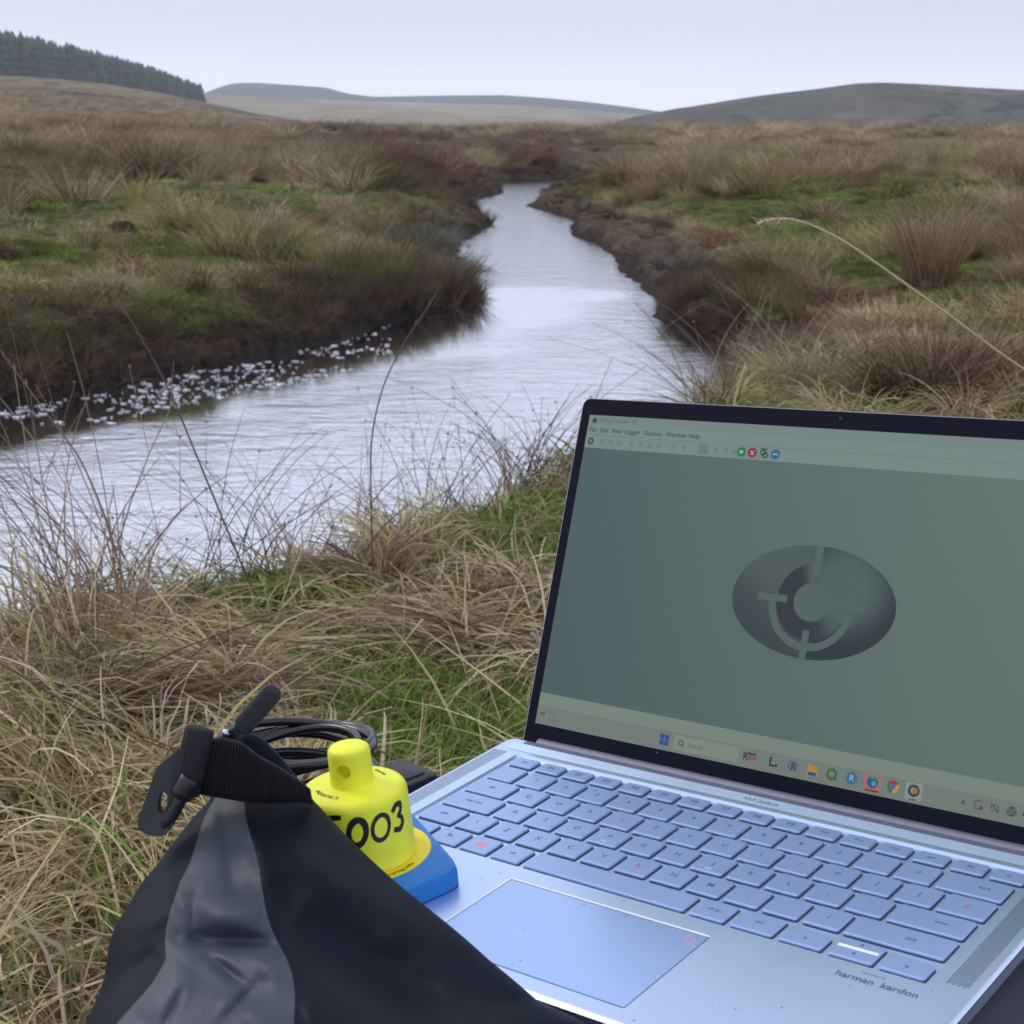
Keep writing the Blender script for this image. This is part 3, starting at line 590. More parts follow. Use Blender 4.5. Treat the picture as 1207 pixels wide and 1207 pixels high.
one_stem('dead_reed', [(300, 800, 2.05), (360, 838, 2.0), (420, 870, 1.95), (480, 902, 1.9)], .0026, .0018, (.20, .11, .08), 'red brown dead stem lying on the green grass behind the yellow logger')
one_stem('dead_reed', [(-20, 770, 1.9), (90, 835, 1.85), (150, 860, 1.85), (250, 900, 1.8)], .0016, .0012, (.13, .085, .07), 'dark thin dead stem lying across the straw on the left')
one_stem('dead_reed', [(620, 660, 2.7), (600, 720, 2.55), (570, 790, 2.4), (590, 850, 2.2)], .0014, .0012, (.42, .33, .22), 'pale straw stem leaning beside the left edge of the screen')
# earth clods
M_peat = material('peat', (.02, .015, .013), .95, noise=(40, .3), bump=(60, .8, .01))
def clod(px, py, s, label):
    x, y = gxy(px, py, .6); bm = bmesh.new(); bmesh.ops.create_icosphere(bm, subdivisions=3, radius=1)
    for v in bm.verts:
        q = .75+.5*float(fbm(np.array([v.co.x*1.5+px]), np.array([v.co.y*1.5+v.co.z*1.3]), 1.4, 7)[0]); v.co = Vector((v.co.x*s*1.3*q, v.co.y*s*q, v.co.z*s*.7*q))
    o = bmobj('earth_clod', bm, M_peat, smooth=True); o.location = (x, y, gz(x, y)+s*.3+.03); tag(o, label, 'earth clod')
clod(108, 254, .13, 'black earth clod on the green of the left bank'); clod(145, 276, .08, 'smaller dark earth clod right of the black one on the left bank')
clod(912, 222, .17, 'dark earth clod on the green right bank'); clod(785, 212, .17, 'dark peat clod at the crest of the right bank')
# ------------------------------------------------------------------ conifer plantation (one far mass)
def plantation():
    V = []; F = []; C = []; n = 0
    M_con = veg_material('conifer', False, 0)
    for i in range(3000):
        u = rng.random(); th = np.interp(u, [0, 1], [elev(-260, 90)[0], elev(238, 120)[0]])
        px = 603.5+FPX*math.tan(th)
        rbase = float(np.interp(px, [-260, 0, 238], [480, 500, 640])); r = rbase+rng.random()**.8*120
        # stands on the back of the crest: top height follows the photographed tree line
        e_top = elev(px, float(np.interp(px, [-260, 0, 50, 100, 150, 200, 225, 243], [24, 30, 39, 52, 64, 79, 90, 97])))[1]
        e_gnd = elev(px, float(np.interp(px, [-260, 0, 60, 130, 190, 240], [85, 92, 95, 103, 113, 124])))[1]
        zt = CAMZ+rbase*e_top*(.985+.045*rng.random()+.008*math.sin(px*.2)); zg = CAMZ+rbase*e_gnd-1.2
        h = zt-zg; x, y = r*math.sin(th), r*math.cos(th)
        if h < 1: continue
        w = h*(.20+.08*rng.random()); tiers = 6; c = np.array((.020, .036, .036))*(.85+.35*rng.random())
        for k in range(tiers):
            z0 = zg+h*(.06+.88*k/tiers*.98); z1 = z0+h*.30*(1-.35*k/tiers); rad = w*(1-k/tiers)**.7+.35
            z1 = min(z1, zt) if k < tiers-1 else zt
            ph = rng.random()*6.28; m = 7; b = n
            for j in range(m):
                a = ph+j/m*6.28; q = rad*(.7+.55*rng.random()); V.append((x+q*math.cos(a), y+q*math.sin(a), z0-.15*rng.random())); C.append(c*(.8+.4*rng.random()))
            V.append((x, y, z1)); C.append(c*1.1)
            for j in range(m): F.append((b+j, b+(j+1) % m, b+m))
            n += m+1
    o = npmesh('conifer_plantation', np.array(V), np.array(F), M_con, col=np.array(C), smooth=False)
    tag(o, 'dark conifer plantation along the top of the left moor slope', kind='stuff')
plantation()
# ================================================================== LAPTOP (millimetres in the frame of its keyboard)
M_alu = material('silver_blue_metal', (.63, .77, 1.0), .34, .88, bump=(900, .04, .0002))
M_key = material('key_plastic', (.38, .52, .82), .40, .6)
M_well = material('key_well', (.46, .60, .92), .4, .8)
M_pad = material('touchpad_glass', (.46, .63, .97), .24, .7)
M_dark = material('dark_holes_and_painted_shade', (.02, .025, .05), .6)  # holes and lens, and the shade painted beside keys and touchpad
M_bright = material('polished_edge', (.93, .95, 1), .22, 1.0); M_white = material('painted_gleam_white', (.93, .96, 1), .5, 0)  # the second is plain white, standing in for a metal gleam
M_bezel = material('bezel_black', (.005, .005, .016), .35, 0, .12, bump=(400, .02, .0002))
M_leg = material('legend_grey', (.09, .10, .19), .6); M_legr = material('legend_red', (.50, .14, .22), .6); M_legl = material('legend_pink', (.85, .30, .38), .6)
M_mesh = material('vent_mesh', (.22, .23, .30), .5, .6, bump=(2500, .5, .0005))
LO = Vector((131, -45, -12)); laptop = empty('laptop', LAP @ Matrix.Translation(LO*.001), 'open silver blue laptop with a dim grey green screen', 'laptop')
def lv(p): return (Vector(p)-LO)*.001
def rrect(x0, y0, x1, y1, r, n=4):
    P = []
    for cx, cy, a in ((x1-r, y1-r, 0), (x0+r, y1-r, 90), (x0+r, y0+r, 180), (x1-r, y0+r, 270)):
        for k in range(n+1): t = R_(a+90*k/n); P.append((cx+r*math.cos(t), cy+r*math.sin(t)))
    return P
def slab_bm(P, z0, z1, f=lambda p: p, inset=0, drop=0):
    """prism of outline P from z0 to z1, its top rim inset by inset over drop"""
    bm = bmesh.new(); n = len(P); cx = sum(p[0] for p in P)/n; cy = sum(p[1] for p in P)/n
    rings = [(P, z0)]
    if inset:
        w = max(p[0] for p in P)-min(p[0] for p in P); h = max(p[1] for p in P)-min(p[1] for p in P)
        Q = [(cx+(p[0]-cx)*(1-2*inset/w), cy+(p[1]-cy)*(1-2*inset/h)) for p in P]
        rings += [(P, z1-drop), ([((a[0]*.7+b[0]*.3), (a[1]*.7+b[1]*.3)) for a, b in zip(P, Q)], z1-drop*.3), (Q, z1)]
    else: rings += [(P, z1)]
    vs = [[bm.verts.new(f((x, y, z))) for x, y in ring] for ring, z in rings]
    for a, b in zip(vs[:-1], vs[1:]):
        for i in range(n): bm.faces.new((a[i], a[(i+1) % n], b[(i+1) % n], b[i]))
    bm.faces.new(vs[0][::-1]); bm.faces.new(vs[-1]); return bm
# deck with recesses for the keyboard and touchpad
DX0, DX1, DY0, DY1 = -28, 291, -147, 57
def deck():
    bm = bmesh.new(); outer = rrect(DX0+1, DY0+1.5, DX1-1, DY1-.5, 5); well = rrect(-9.5, -64, 275, 40.5, 3); tp = rrect(77.4, -136.6, 182.4, -74.4, 1.2, 2)
    vo = [bm.verts.new(lv((x, y, 0))) for x, y in outer]; vw = [bm.verts.new(lv((x, y, 0))) for x, y in well]; vt = [bm.verts.new(lv((x, y, 0))) for x, y in tp]
    E = []
    for L in (vo, vw, vt):
        for i in range(len(L)): E.append(bm.edges.new((L[i], L[(i+1) % len(L)])))
    bmesh.ops.triangle_fill(bm, edges=E, use_beauty=True)
    for L, P, dz, sl in ((vw, well, -1.3, .9), (vt, tp, -.8, 0)):
        b = []
        for x, y in P:
            cx = (P[0][0]+P[len(P)//2][0])/2; cy = (P[0][1]+P[len(P)//2][1])/2
            b.append(bm.verts.new(lv((x-math.copysign(sl, x-cx), y-math.copysign(sl, y-cy), dz))))
        for i in range(len(L)): bm.faces.new((L[i], L[(i+1) % len(L)], b[(i+1) % len(L)], b[i]))
        bm.faces.new(b)
    prev = vo
    for grow, z in ((.0, -.9), (-.3, -7.0), (-6, -12)):
        P = rrect(DX0-grow, DY0-grow, DX1+grow, DY1+grow, 5); nx = [bm.verts.new(lv((x, y, z))) for x, y in P]
        for i in range(len(P)): bm.faces.new((prev[i], prev[(i+1) % len(P)], nx[(i+1) % len(P)], nx[i]))
        prev = nx
    bm.faces.new(prev)
    return bm
o = bmobj('deck', deck(), M_alu, laptop)
# polished chamfer round the deck
def chamfer():
    bm = bmesh.new(); A = rrect(DX0+1.2, DY0+1.9, DX1-1.2, DY1-.7, 5); B = rrect(DX0-.15, DY0-.15, DX1+.15, DY1+.15, 5)
    a = [bm.verts.new(lv((x, y, .06))) for x, y in A]; b = [bm.verts.new(lv((x, y, -1.0))) for x, y in B]; c = [bm.verts.new(lv((x, y, -1.9))) for x, y in B]
    for i in range(len(A)):
        j = (i+1) % len(A); bm.faces.new((a[i], a[j], b[j], b[i])); bm.faces.new((b[i], b[j], c[j], c[i]))
    return bm
bmobj('polished_edge', chamfer(), M_bright, laptop)
# touchpad
tpo = bmobj('touchpad', slab_bm(rrect(78.0, -136.0, 181.8, -75.0, 1, 2), -.75, -.12, lv), M_pad, laptop)
def strip(pts, w, z, f=lv, up=.0):
    bm = bmesh.new(); v = []
    for x, y in pts: v.append((x, y))
    for (x0, y0), (x1, y1) in zip(v[:-1], v[1:]):
        d = Vector((x1-x0, y1-y0)).normalized(); nrm = Vector((-d.y, d.x))*w/2
        q = [bm.verts.new(f((x0+nrm.x, y0+nrm.y, z))), bm.verts.new(f((x1+nrm.x, y1+nrm.y, z))), bm.verts.new(f((x1-nrm.x, y1-nrm.y, z+up))), bm.verts.new(f((x0-nrm.x, y0-nrm.y, z+up)))]
        bm.faces.new(q)
    return bm
to = lambda bm, nm, m, par, k=None: (lambda o: (tag(o, kind=k) if k else o))(bmobj(nm, bm, m, par))
to(strip([(77.5, -136.3), (77.5, -74.5), (182, -74.5)], 1.15, .07), 'painted_gleam_rim', M_white, tpo)  # gleam on the far and left edges painted as a white strip
to(strip([(78, -136.2), (182.1, -136.2), (182.1, -75)], .35, .05), 'painted_shade_rim', M_dark, tpo)  # shade on the near and right edges painted as a dark strip
to(strip([(174.6, -79.4), (178.4, -79.4), (178.4, -82.8), (174.6, -82.8), (174.6, -79.4)], .5, -.08), 'corner_mark', M_legl, tpo)
# keys
def text_mesh(s, size, bold=0.0, align='CENTER'):
    cu = bpy.data.curves.new('t', 'FONT'); cu.body = s; cu.size = size; cu.align_x = align; cu.align_y = 'CENTER'; cu.resolution_u = 2; cu.offset = bold
    ob = bpy.data.objects.new('t', cu); dg = bpy.context.evaluated_depsgraph_get(); COL.objects.link(ob); dg.update()
    me = bpy.data.meshes.new_from_object(ob.evaluated_get(dg)); bpy.data.objects.remove(ob); me.materials.clear(); return me
def text_on(s, size, x, y, z, m, name, parent, f=lv, rot=0, bold=0.0, shear=0, align='CENTER', sx=1):
    me = text_mesh(s, size, bold, align); c, sn = math.cos(rot), math.sin(rot)
    for v in me.vertices:
        a, b = (v.co.x+v.co.y*shear)*sx, v.co.y; v.co = f((x+a*c-b*sn, y+a*sn+b*c, z))
    return link(name, me, m, parent)
kd = []   # x0, x1, yfront, h, legend
P1 = 19.05
kd += [(-5.7+17.59*i, -5.7+17.59*i+14.2, 27.6, 9.4, t) for i, t in enumerate(['esc', 'F1', 'F2', 'F3', 'F4', 'F5', 'F6', 'F7', 'F8', 'F9', 'F10', 'F11', 'F12', 'prt', 'del', 'o'])]
kd += [(-5.8, 9.9, 9.0, 15.4, '`')]+[(13.3+P1*i, 13.3+P1*i+16, 9.0, 15.4, t) for i, t in enumerate('1234567890-=')]+[(241.9, 270.5, 9, 15.4, 'back')]
kd += [(-5.8, 18.4, -8.8, 15.4, 'tab')]+[(22+P1*i, 38+P1*i, -8.8, 15.4, t) for i, t in enumerate('QWERTYUIOP[]')]+[(250.4, 270.5, -8.8, 15.4, '#')]
kd += [(-5.8, 23.8, -26.4, 15.0, 'caps lock')]+[(27.3+P1*i, 43.3+P1*i, -26.4, 15.0, t) for i, t in enumerate("ASDFGHJKL;'")]+[(236.6, 269.3, -26.4, 15.0, 'enter')]
kd += [(-5.8, 15.0, -44.4, 15.2, 'shift'), (17.8, 33.8, -44.4, 15.2, '\\')]+[(36.6+P1*i, 52.6+P1*i, -44.4, 15.2, t) for i, t in enumerate('ZXCVBNM,./')]+[(226.5, 269.3, -44.4, 15.2, 'shift')]
kd += [(-5.8, 12, -61.5, 14, 'ctrl'), (15.3, 32.4, -61.5, 14, 'fn'), (35.5, 51.3, -61.5, 14, 'WIN'), (54.6, 70.4, -61.5, 14, 'alt'), (74, 160.3, -61.5, 14, ''), (163.8, 180, -61.5, 14, 'alt gr'), (183.6, 203, -61.5, 14, 'ctrl'), (206.5, 225, -61.5, 10.5, 'LEFT'), (228.8, 247.2, -61.5, 14, 'UPDN'), (250.6, 269.2, -61.5, 10.5, 'RIGHT')]
def tri(x, y, s, a, z=.14):
    bm = bmesh.new(); bm.faces.new([bm.verts.new(lv((x+s*math.cos(R_(a+t)), y+s*math.sin(R_(a+t)), z))) for t in (0, 125, 235)]); return bm
for x0, x1, yf, h, t in kd:
    x0 = x0-.1; x1 = x1+.2
    k = bmobj('key', slab_bm(rrect(x0, yf-.3, x1, yf+h+.3, 1.3, 3), -1.25, .1, lv, .8, .5), M_key, laptop, smooth=False)
    # shade painted as a dark slab along the near and right sides
    b = slab_bm(rrect(x0+.15, yf-.95, x1+.65, yf+h-.2, 1.3, 3), -1.28, -1.05, lv); to(b, 'painted_key_shade', M_dark, k)
    cx, cy = (x0+x1)/2, yf+h/2; red = t in ('R', 'B', 'O', '#')
    if t == 'WIN':
        bm = bmesh.new()
        for ax in (-1.35, 1.35):
            for ay in (-1.2, 1.2): bm.faces.new([bm.verts.new(lv((cx+ax+sx*1.2, cy+ay+sy*1.05, .14))) for sx, sy in ((-1, -1), (1, -1), (1, 1), (-1, 1))])
        to(bm, 'legend', M_legl, k)
    elif t == 'LEFT': to(tri(cx, cy, 1.1, 180), 'legend', M_leg, k)
    elif t == 'RIGHT': to(tri(cx, cy, 1.1, 0), 'legend', M_leg, k)
    elif t == 'UPDN':
        to(tri(cx, cy+4.2, 1.1, 90), 'legend', M_leg, k); to(tri(cx, cy-3, 1.1, -90), 'legend', M_leg, k)
        to(strip([(x0+.6, cy+.6), (x1-.6, cy+.6)], 2.0, .16, up=.0), 'divider', M_white, k)
    elif t:
        long = len(t) > 2; off_ = -4.5 if (t in ('back', 'enter', 'shift') and cx > 200) else 0
        text_on(t, 2.9 if long else 4.5, cx-off_ , cy+.3, .15, M_legr if red else M_leg, 'legend', k, bold=.03)
        if t in ('F', 'J'): to(strip([(cx-1.7, yf+2.6), (cx+1.7, yf+2.6)], .55, .18), 'key_ridge', M_white, k)
        elif t in '1234567890': text_on(dict(zip('1234567890', '!"#$%^&*()'))[t], 2.2, cx-3.6, cy+4, .15, M_leg, 'legend', k)
# bright slanted strip behind the keys, vent mesh, speaker grilles
bm = bmesh.new(); bm.faces.new([bm.verts.new(lv(q)) for q in ((-20, 43.6, .1), (283, 43.6, .1), (283, 49.6, 1.5), (-20, 49.6, 1.5))])
bm.faces.new([bm.verts.new(lv(q)) for q in ((-20, 49.6, 1.5), (283, 49.6, 1.5), (283, 49.9, .0), (-20, 49.9, .0))]); to(bm, 'rear_strip', M_alu, laptop)
bm = bmesh.new(); bm.faces.new([bm.verts.new(lv(q)) for q in ((-16, 51, .12), (280, 51, .12), (280, 56.2, .12), (-16, 56.2, .12))]); to(bm, 'vent_strip', M_mesh, laptop)
text_on('ASUS ZenBook', 3.0, 136, 46.6, .95, M_leg, 'lettering', laptop, lambda p: lv((p[0], p[1], .12+(p[1]-43.6)/6*1.4+.05)))
text_on('harman', 5.4, 246.5, -73.4, .06, M_leg, 'lettering', laptop, bold=.09, sx=1.0)
text_on('kardon', 5.4, 265.5-.5, -73.4, .06, M_leg, 'lettering', laptop, bold=.09, sx=1.0)
text_on('SONICMASTER', 1.5, 252, -68.6, .06, M_leg, 'lettering', laptop)
for X0, nc in ((-25.4, 8), (277.2, 8)):
    bm = bmesh.new()
    for i in range(nc):
        y = -59.5+(i % 2)*.9
        while y < 40:
            x = X0+i*1.15; bm.faces.new([bm.verts.new(lv((x+a, y+b, .05))) for a, b in ((0, 0), (.85, .25), (.85, .75), (0, .5))]); y += 1.25
    o = to(bm, 'speaker_grille', M_dark, laptop, 'stuff')
bm = bmesh.new()
for _ in range(160):
    x, y = DX0+4+rng.random()*310, DY0+4+rng.random()*80; s_ = .12+.35*rng.random()**3
    if 76 < x < 184 and y > -138: zz = -.06
    else: zz = .05
    bm.faces.new([bm.verts.new(lv((x+s_*a, y+s_*b, zz))) for a, b in ((-1, -.5), (1, -1), (.8, .7), (-.6, 1))])
to(bm, 'grit_specks', material('grit', (.13, .11, .10), .9), laptop, 'stuff')
# lid
HA = 1.148728; UX = Vector((1, 0, 0)); VY = Vector((0, math.cos(HA), math.sin(HA))); NZ = Vector((0, -math.sin(HA), math.cos(HA))); DO = Vector((-16.312, 65.288, 7.377))
def dv(p): return lv(DO+UX*p[0]+VY*p[1]+NZ*p[2])
lid = bmobj('lid', slab_bm(rrect(-6.4, -15, 316, 183.5, 4.5), -5.2, -.35, dv), M_alu, laptop)
bmobj('bezel', slab_bm(rrect(-6.0, -14.6, 315.6, 183.1, 4.2), -.33, .0, dv), M_bezel, lid)
to(strip([(-6, 183.25), (315.6, 183.25)], .35, .03, dv), 'lid_rim', material('lid_rim_metal', (.35, .33, .42), .4, .8), lid)
bm = bmesh.new(); bmesh.ops.create_cone(bm, segments=20, radius1=.0042, radius2=.0042, depth=.300, cap_ends=True, matrix=Matrix.Translation(lv((139, 60.5, -3.5))) @ Matrix.Rotation(math.pi/2, 4, 'Y'))
bmobj('hinge', bm, M_mesh, laptop, smooth=True)
M_scr = bpy.data.materials.new('screen_glow'); M_scr.use_nodes = True; n = M_scr.node_tree; b = n.nodes['Principled BSDF']
a = n.nodes.new('ShaderNodeAttribute'); a.attribute_name = 'col'; n.links.new(a.outputs['Color'], b.inputs['Emission Color']); b.inputs['Emission Strength'].default_value = 1
b.inputs['Base Color'].default_value = (.02, .022, .022, 1); b.inputs['Roughness'].default_value = .28; b.inputs['Specular IOR Level'].default_value = .35
def smudge(m, sc_=16, lo=-.10, hi=.12):
    n = m.node_tree; b = n.nodes['Principled BSDF']; r0 = b.inputs['Roughness'].default_value; t = n.nodes.new('ShaderNodeTexCoord')
    z = n.nodes.new('ShaderNodeTexNoise'); z.inputs['Scale'].default_value = sc_; z.inputs['Detail'].default_value = 4; z.inputs['Distortion'].default_value = .3
    r = n.nodes.new('ShaderNodeMapRange'); r.inputs[1].default_value = .35; r.inputs[2].default_value = .65; r.inputs[3].default_value = r0+lo; r.inputs[4].default_value = r0+hi
    n.links.new(t.outputs['Object'], z.inputs[0]); n.links.new(z.outputs[0], r.inputs[0]); n.links.new(r.outputs[0], b.inputs['Roughness'])
for m_ in (M_alu, M_key, M_pad, M_bezel): smudge(m_, 11, -.03, .04)
smudge(M_scr, 9, -.04, .08)
def s2l(*c): return tuple(((v/255)/12.92 if v/255 < .04045 else ((v/255+.055)/1.055)**2.4) for v in c)
SC = {}
def dmat(name, rgb, dim=.56):
    if name not in SC: SC[name] = material(name, (.02, .02, .02), .35, 0, .2, emit=tuple(v*dim for v in s2l(*rgb)))
    return SC[name]
def quad(x0, y0, x1, y1, z, m, name, par):
    bm = bmesh.new(); bm.faces.new([bm.verts.new(dv(q)) for q in ((x0, y0, z), (x1, y0, z), (x1, y1, z), (x0, y1, z))]); return to(bm, name, m, par)
# display colour: grey green, lighter and greener to the right
gx = np.linspace(0, 309.4, 32); gy = np.linspace(0, 174, 18); GX, GY = np.meshgrid(gx, gy)
t = (GX/309.4)[..., None]; vv = (GY/174)[..., None]
base = (np.array(s2l(77, 102, 103))*(1-t)+np.array(s2l(114, 138, 127))*t)*(.92+.16*vv); 
idx = np.arange(GX.size).reshape(GX.shape); F = np.stack([idx[:-1, :-1], idx[:-1, 1:], idx[1:, 1:], idx[1:, :-1]], -1).reshape(-1, 4)
VV = np.array([list(dv((x, y, .12))) for x, y in zip(GX.ravel(), GY.ravel())])
disp = npmesh('display', VV, F, M_scr, laptop, base.reshape(-1, 3)*.60)
m_bar = dmat('title_bar', (142, 164, 160)); m_men = dmat('menu_bar', (146, 168, 163)); m_task = dmat('task_bar', (136, 150, 142)); m_ink = dmat('screen_ink', (58, 72, 74)); m_stat = dmat('status_bar', (146, 163, 150)); m_grey = dmat('tool_grey', (124, 144, 144))
quad(0, 168.6, 309.4, 174, .16, m_bar, 'title_bar', disp); quad(0, 162.6, 309.4, 168.6, .16, m_men, 'menu_bar', disp); quad(0, 155.4, 309.4, 162.5, .16, m_men, 'tool_bar', disp)
quad(0, 162.5, 309.4, 162.75, .2, m_grey, 'divider', disp)
quad(0, 9.9, 309.4, 17.2, .16, m_stat, 'status_bar', disp); quad(0, 0, 309.4, 9.8, .16, m_task, 'task_bar', disp)
T = lambda s, size, x, y, m=m_ink, nm='screen_text', al='LEFT', bold=0.0, z=.22: text_on(s, size, x, y, z, m, nm, disp, dv, align=al, bold=bold)
T('Tinytag Explorer 7.0', 3.2, 6.5, 171.4, m_grey if False else dmat('faint_ink', (95, 115, 115)))
xx = 1.5
for s, wdt in (('File', 7.3), ('Edit', 7.8), ('View', 9.0), ('Logger', 12.5), ('Options', 14.5), ('Window', 14.5), ('Help', 8)): T(s, 3.6, xx, 165.6, bold=.04); xx += wdt
def disc(x, y, r, m, name, z=.22, a0=0, a1=360, r0=0, sx=1, sy=1, n=28, grad=None, par=None):
    bm = bmesh.new(); full = a1-a0 >= 360
    N = n if full else n+1; out = []; inn = []
    for i in range(N):
        a = R_(a0+(a1-a0)*i/n); out.append(bm.verts.new(dv((x+r*sx*math.cos(a), y+r*sy*math.sin(a), z))))
        if r0: inn.append(bm.verts.new(dv((x+r0*sx*math.cos(a), y+r0*sy*math.sin(a), z))))
    if r0:
        for i in range(N if full else N-1): j = (i+1) % N; bm.faces.new((out[i], out[j], inn[j], inn[i]))
    else: bm.faces.new(out)
    return to(bm, name, m, par or disp)
disc(4, 170.9, 1.5, m_ink, 'app_icon'); disc(3.7, 159.2, 2.0, m_ink, 'tool_icon', r0=1.1); quad(2.6, 158.4, 4.4, 160.2, .24, m_grey, 'tool_icon', disp)
for i, x in enumerate((10.5, 16, 21.5, 30, 36, 42, 48, 57, 64, 84, 90, 95)): quad(x, 157.6, x+2.6, 160.6, .22, dmat('faint_tool', (133, 154, 151)), 'tool_icon', disp)
quad(74, 156.4, 80.5, 161.8, .2, dmat('pressed_tool', (126, 147, 156)), 'tool_icon', disp)
mw = dmat('icon_white', (200, 215, 210))
disc(100.6, 159.1, 2.7, dmat('icon_green', (35, 150, 85)), 'start_icon'); 
bm = bmesh.new(); bm.faces.new([bm.verts.new(dv(q)) for q in ((99.7, 157.9, .26), (102.2, 159.1, .26), (99.7, 160.3, .26))]); to(bm, 'icon_glyph', mw, disp)
disc(107.1, 159.1, 2.7, dmat('icon_red', (165, 40, 60)), 'stop_icon'); T('x', 4.2, 107.1, 159.3, mw, 'icon_glyph', 'CENTER', .12, .26)
disc(113.4, 159.6, 1.7, dmat('icon_dgreen', (40, 85, 60)), 'device_icon', r0=.9); disc(114.8, 158.2, 1.7, dmat('icon_dgreen', (40, 85, 60)), 'device_icon', r0=.9); quad(111.6, 161.1, 116, 161.7, .24, m_ink, 'device_icon', disp)
disc(120.7, 159.1, 2.7, dmat('icon_blue', (50, 125, 165)), 'help_icon'); quad(119.2, 158.7, 122.2, 159.4, .26, mw, 'icon_glyph', disp)
# emblem in the middle of the screen: ellipse with shaded halves, ring and cross marks
def emblem():
    cx, cy, ax, ay = 154.3, 86.3, 45.0, 28.4; N = 96; rings = 16; bgc = np.array(s2l(88, 107, 106))*.60
    V = []; C = []; F = []
    lo = np.array(s2l(20, 38, 46))*.5
    for k in range(rings+1):
        q = k/rings
        for i in range(N):
            a = 2*math.pi*i/N+1e-4; x, y = ax*q*math.cos(a), ay*q*math.sin(a); V.append(list(dv((cx+x, cy+y, .19))))
            if x > 2.2 and True: lx = np.hypot((x-17)/26, (y-9)/24); s = ss(.35, 1.25, lx)*(1 if y < 22 else .9)
            else: s = .22+.62*ss(0, 1, (-x/ax)*.6+(-y/ay)*.7+.1)*(1-.1)
            if y < -12: s = max(s, .35+.6*ss(0, 1, (x/ax)*.5-(y/ay)*.6))
            C.append(bgc*(1-s)+lo*s)
    for k in range(rings):
        for i in range(N):
            j = (i+1) % N; F.append((k*N+i, (k+1)*N+i, (k+1)*N+j, k*N+j))
    npmesh('emblem', np.array(V), np.array(F), M_scr, disp, np.array(C))
    V = []; C = []; F = []; N = 60   # dark inner ring, open to the upper right
    for i in range(N+1):
        a = R_(92+(350-92)*i/N); f = i/N; s = ss(0, .12, f)*(1-ss(.72, 1, f)); c = bgc*(1-.95*s)+np.array(s2l(18, 34, 42))*.5*.95*s
        for r in (9.6, 19.2): V.append(list(dv((cx+r*math.cos(a), cy+r*math.sin(a), .22)))); C.append(c)
    F = [(2*i, 2*i+1, 2*i+3, 2*i+2) for i in range(N)]
    npmesh('emblem_ring', np.array(V), np.array(F), M_scr, disp, np.array(C))
    ml = dmat('emblem_light', (92, 113, 110), .64)
    disc(cx, cy, 9.7, ml, 'emblem_centre', .25, n=40)
    disc(cx, cy-1, 23.4, ml, 'emblem_arc', .24, 178, 352, r0=19.6, n=50)
    quad(cx-2.0, cy-28.2, cx+1.6, cy-14, .27, ml, 'emblem_mark', disp); quad(cx-1.6, cy+13.5, cx+2.4, cy+28.3, .27, ml, 'emblem_mark', disp)
    quad(cx-30, cy-1.8, cx-13.5, cy+1.8, .27, ml, 'emblem_mark', disp); quad(cx+13, cy-1.8, cx+29, cy+1.8, .27, ml, 'emblem_mark', disp)
emblem()
# task bar
mb = dmat('win_blue', (20, 90, 165))
for ax in (-1.45, 1.45):
    for ay in (-1.45, 1.45): quad(83.8+ax-1.3, 5.4+ay-1.3, 83.8+ax+1.3, 5.4+ay+1.3, .22, mb, 'start_mark', disp)
quad(89.5, 1.6, 128, 9.0, .2, dmat('search_box', (152, 166, 152)), 'search_box', disp); disc(94, 5.6, 1.5, m_ink, 'search_icon', .24, r0=.95); quad(95, 3.4, 95.6, 4.6, .24, m_ink, 'search_icon', disp)
T('Search', 3.6, 98, 5.1, dmat('faint_ink2', (98, 112, 106)))
quad(2.6, 5.2, 5.6, 6.8, .22, dmat('faint_ink', (95, 115, 115)), 'weather_icon', disp); T('7°C', 3.0, 8, 6.9, dmat('faint_ink2', (98, 112, 106))); T('Cloudy', 2.8, 8, 3.2, dmat('faint_tool2', (116, 131, 122)))
T('R', 5, 130.6, 5.4, dmat('dk', (70, 45, 60)), 'task_icon', bold=.1); quad(133.5, 4.2, 138.5, 6.6, .22, dmat('skin', (150, 110, 110)), 'task_icon', disp); quad(133.0, 6.8, 138, 7.8, .22, m_ink, 'task_icon', disp)
T('L', 6.2, 145.5, 5.3, dmat('ink_green', (25, 45, 40)), 'task_icon', bold=.22); quad(149, 3.4, 150.3, 4.8, .22, dmat('ink_green', (25, 45, 40)), 'task_icon', disp)
disc(158.6, 5.7, 2.4, dmat('r_grey', (112, 126, 140)), 'task_icon', .2, r0=1.5, sx=1.2); T('R', 5.2, 157.6, 5.2, dmat('r_blue', (40, 70, 130)), 'task_icon', bold=.15, z=.24)
quad(166.6, 3.2, 172.4, 7.6, .22, dmat('folder', (205, 160, 60)), 'task_icon', disp); quad(166.6, 7.6, 169, 8.3, .22, dmat('folder', (205, 160, 60)), 'task_icon', disp); quad(167.4, 3.0, 171.6, 4.5, .25, mb, 'task_icon', disp)
disc(179.8, 5.5, 2.9, dmat('q_green', (75, 120, 50)), 'task_icon', r0=1.6); quad(180.6, 2.9, 182.6, 4.6, .25, dmat('q_green', (75, 120, 50)), 'task_icon', disp)
disc(190.3, 5.6, 3.0, dmat('rs_blue', (65, 130, 175)), 'task_icon'); T('R', 4, 190.3, 5.6, mw, 'icon_glyph', 'CENTER', .05, .26)
quad(196.9, 1.2, 205.3, 9.4, .2, dmat('badge', (200, 130, 120)), 'task_icon', disp); quad(197.6, 1.3, 204.6, 2.2, .24, dmat('badge_red', (150, 40, 45)), 'task_icon', disp)
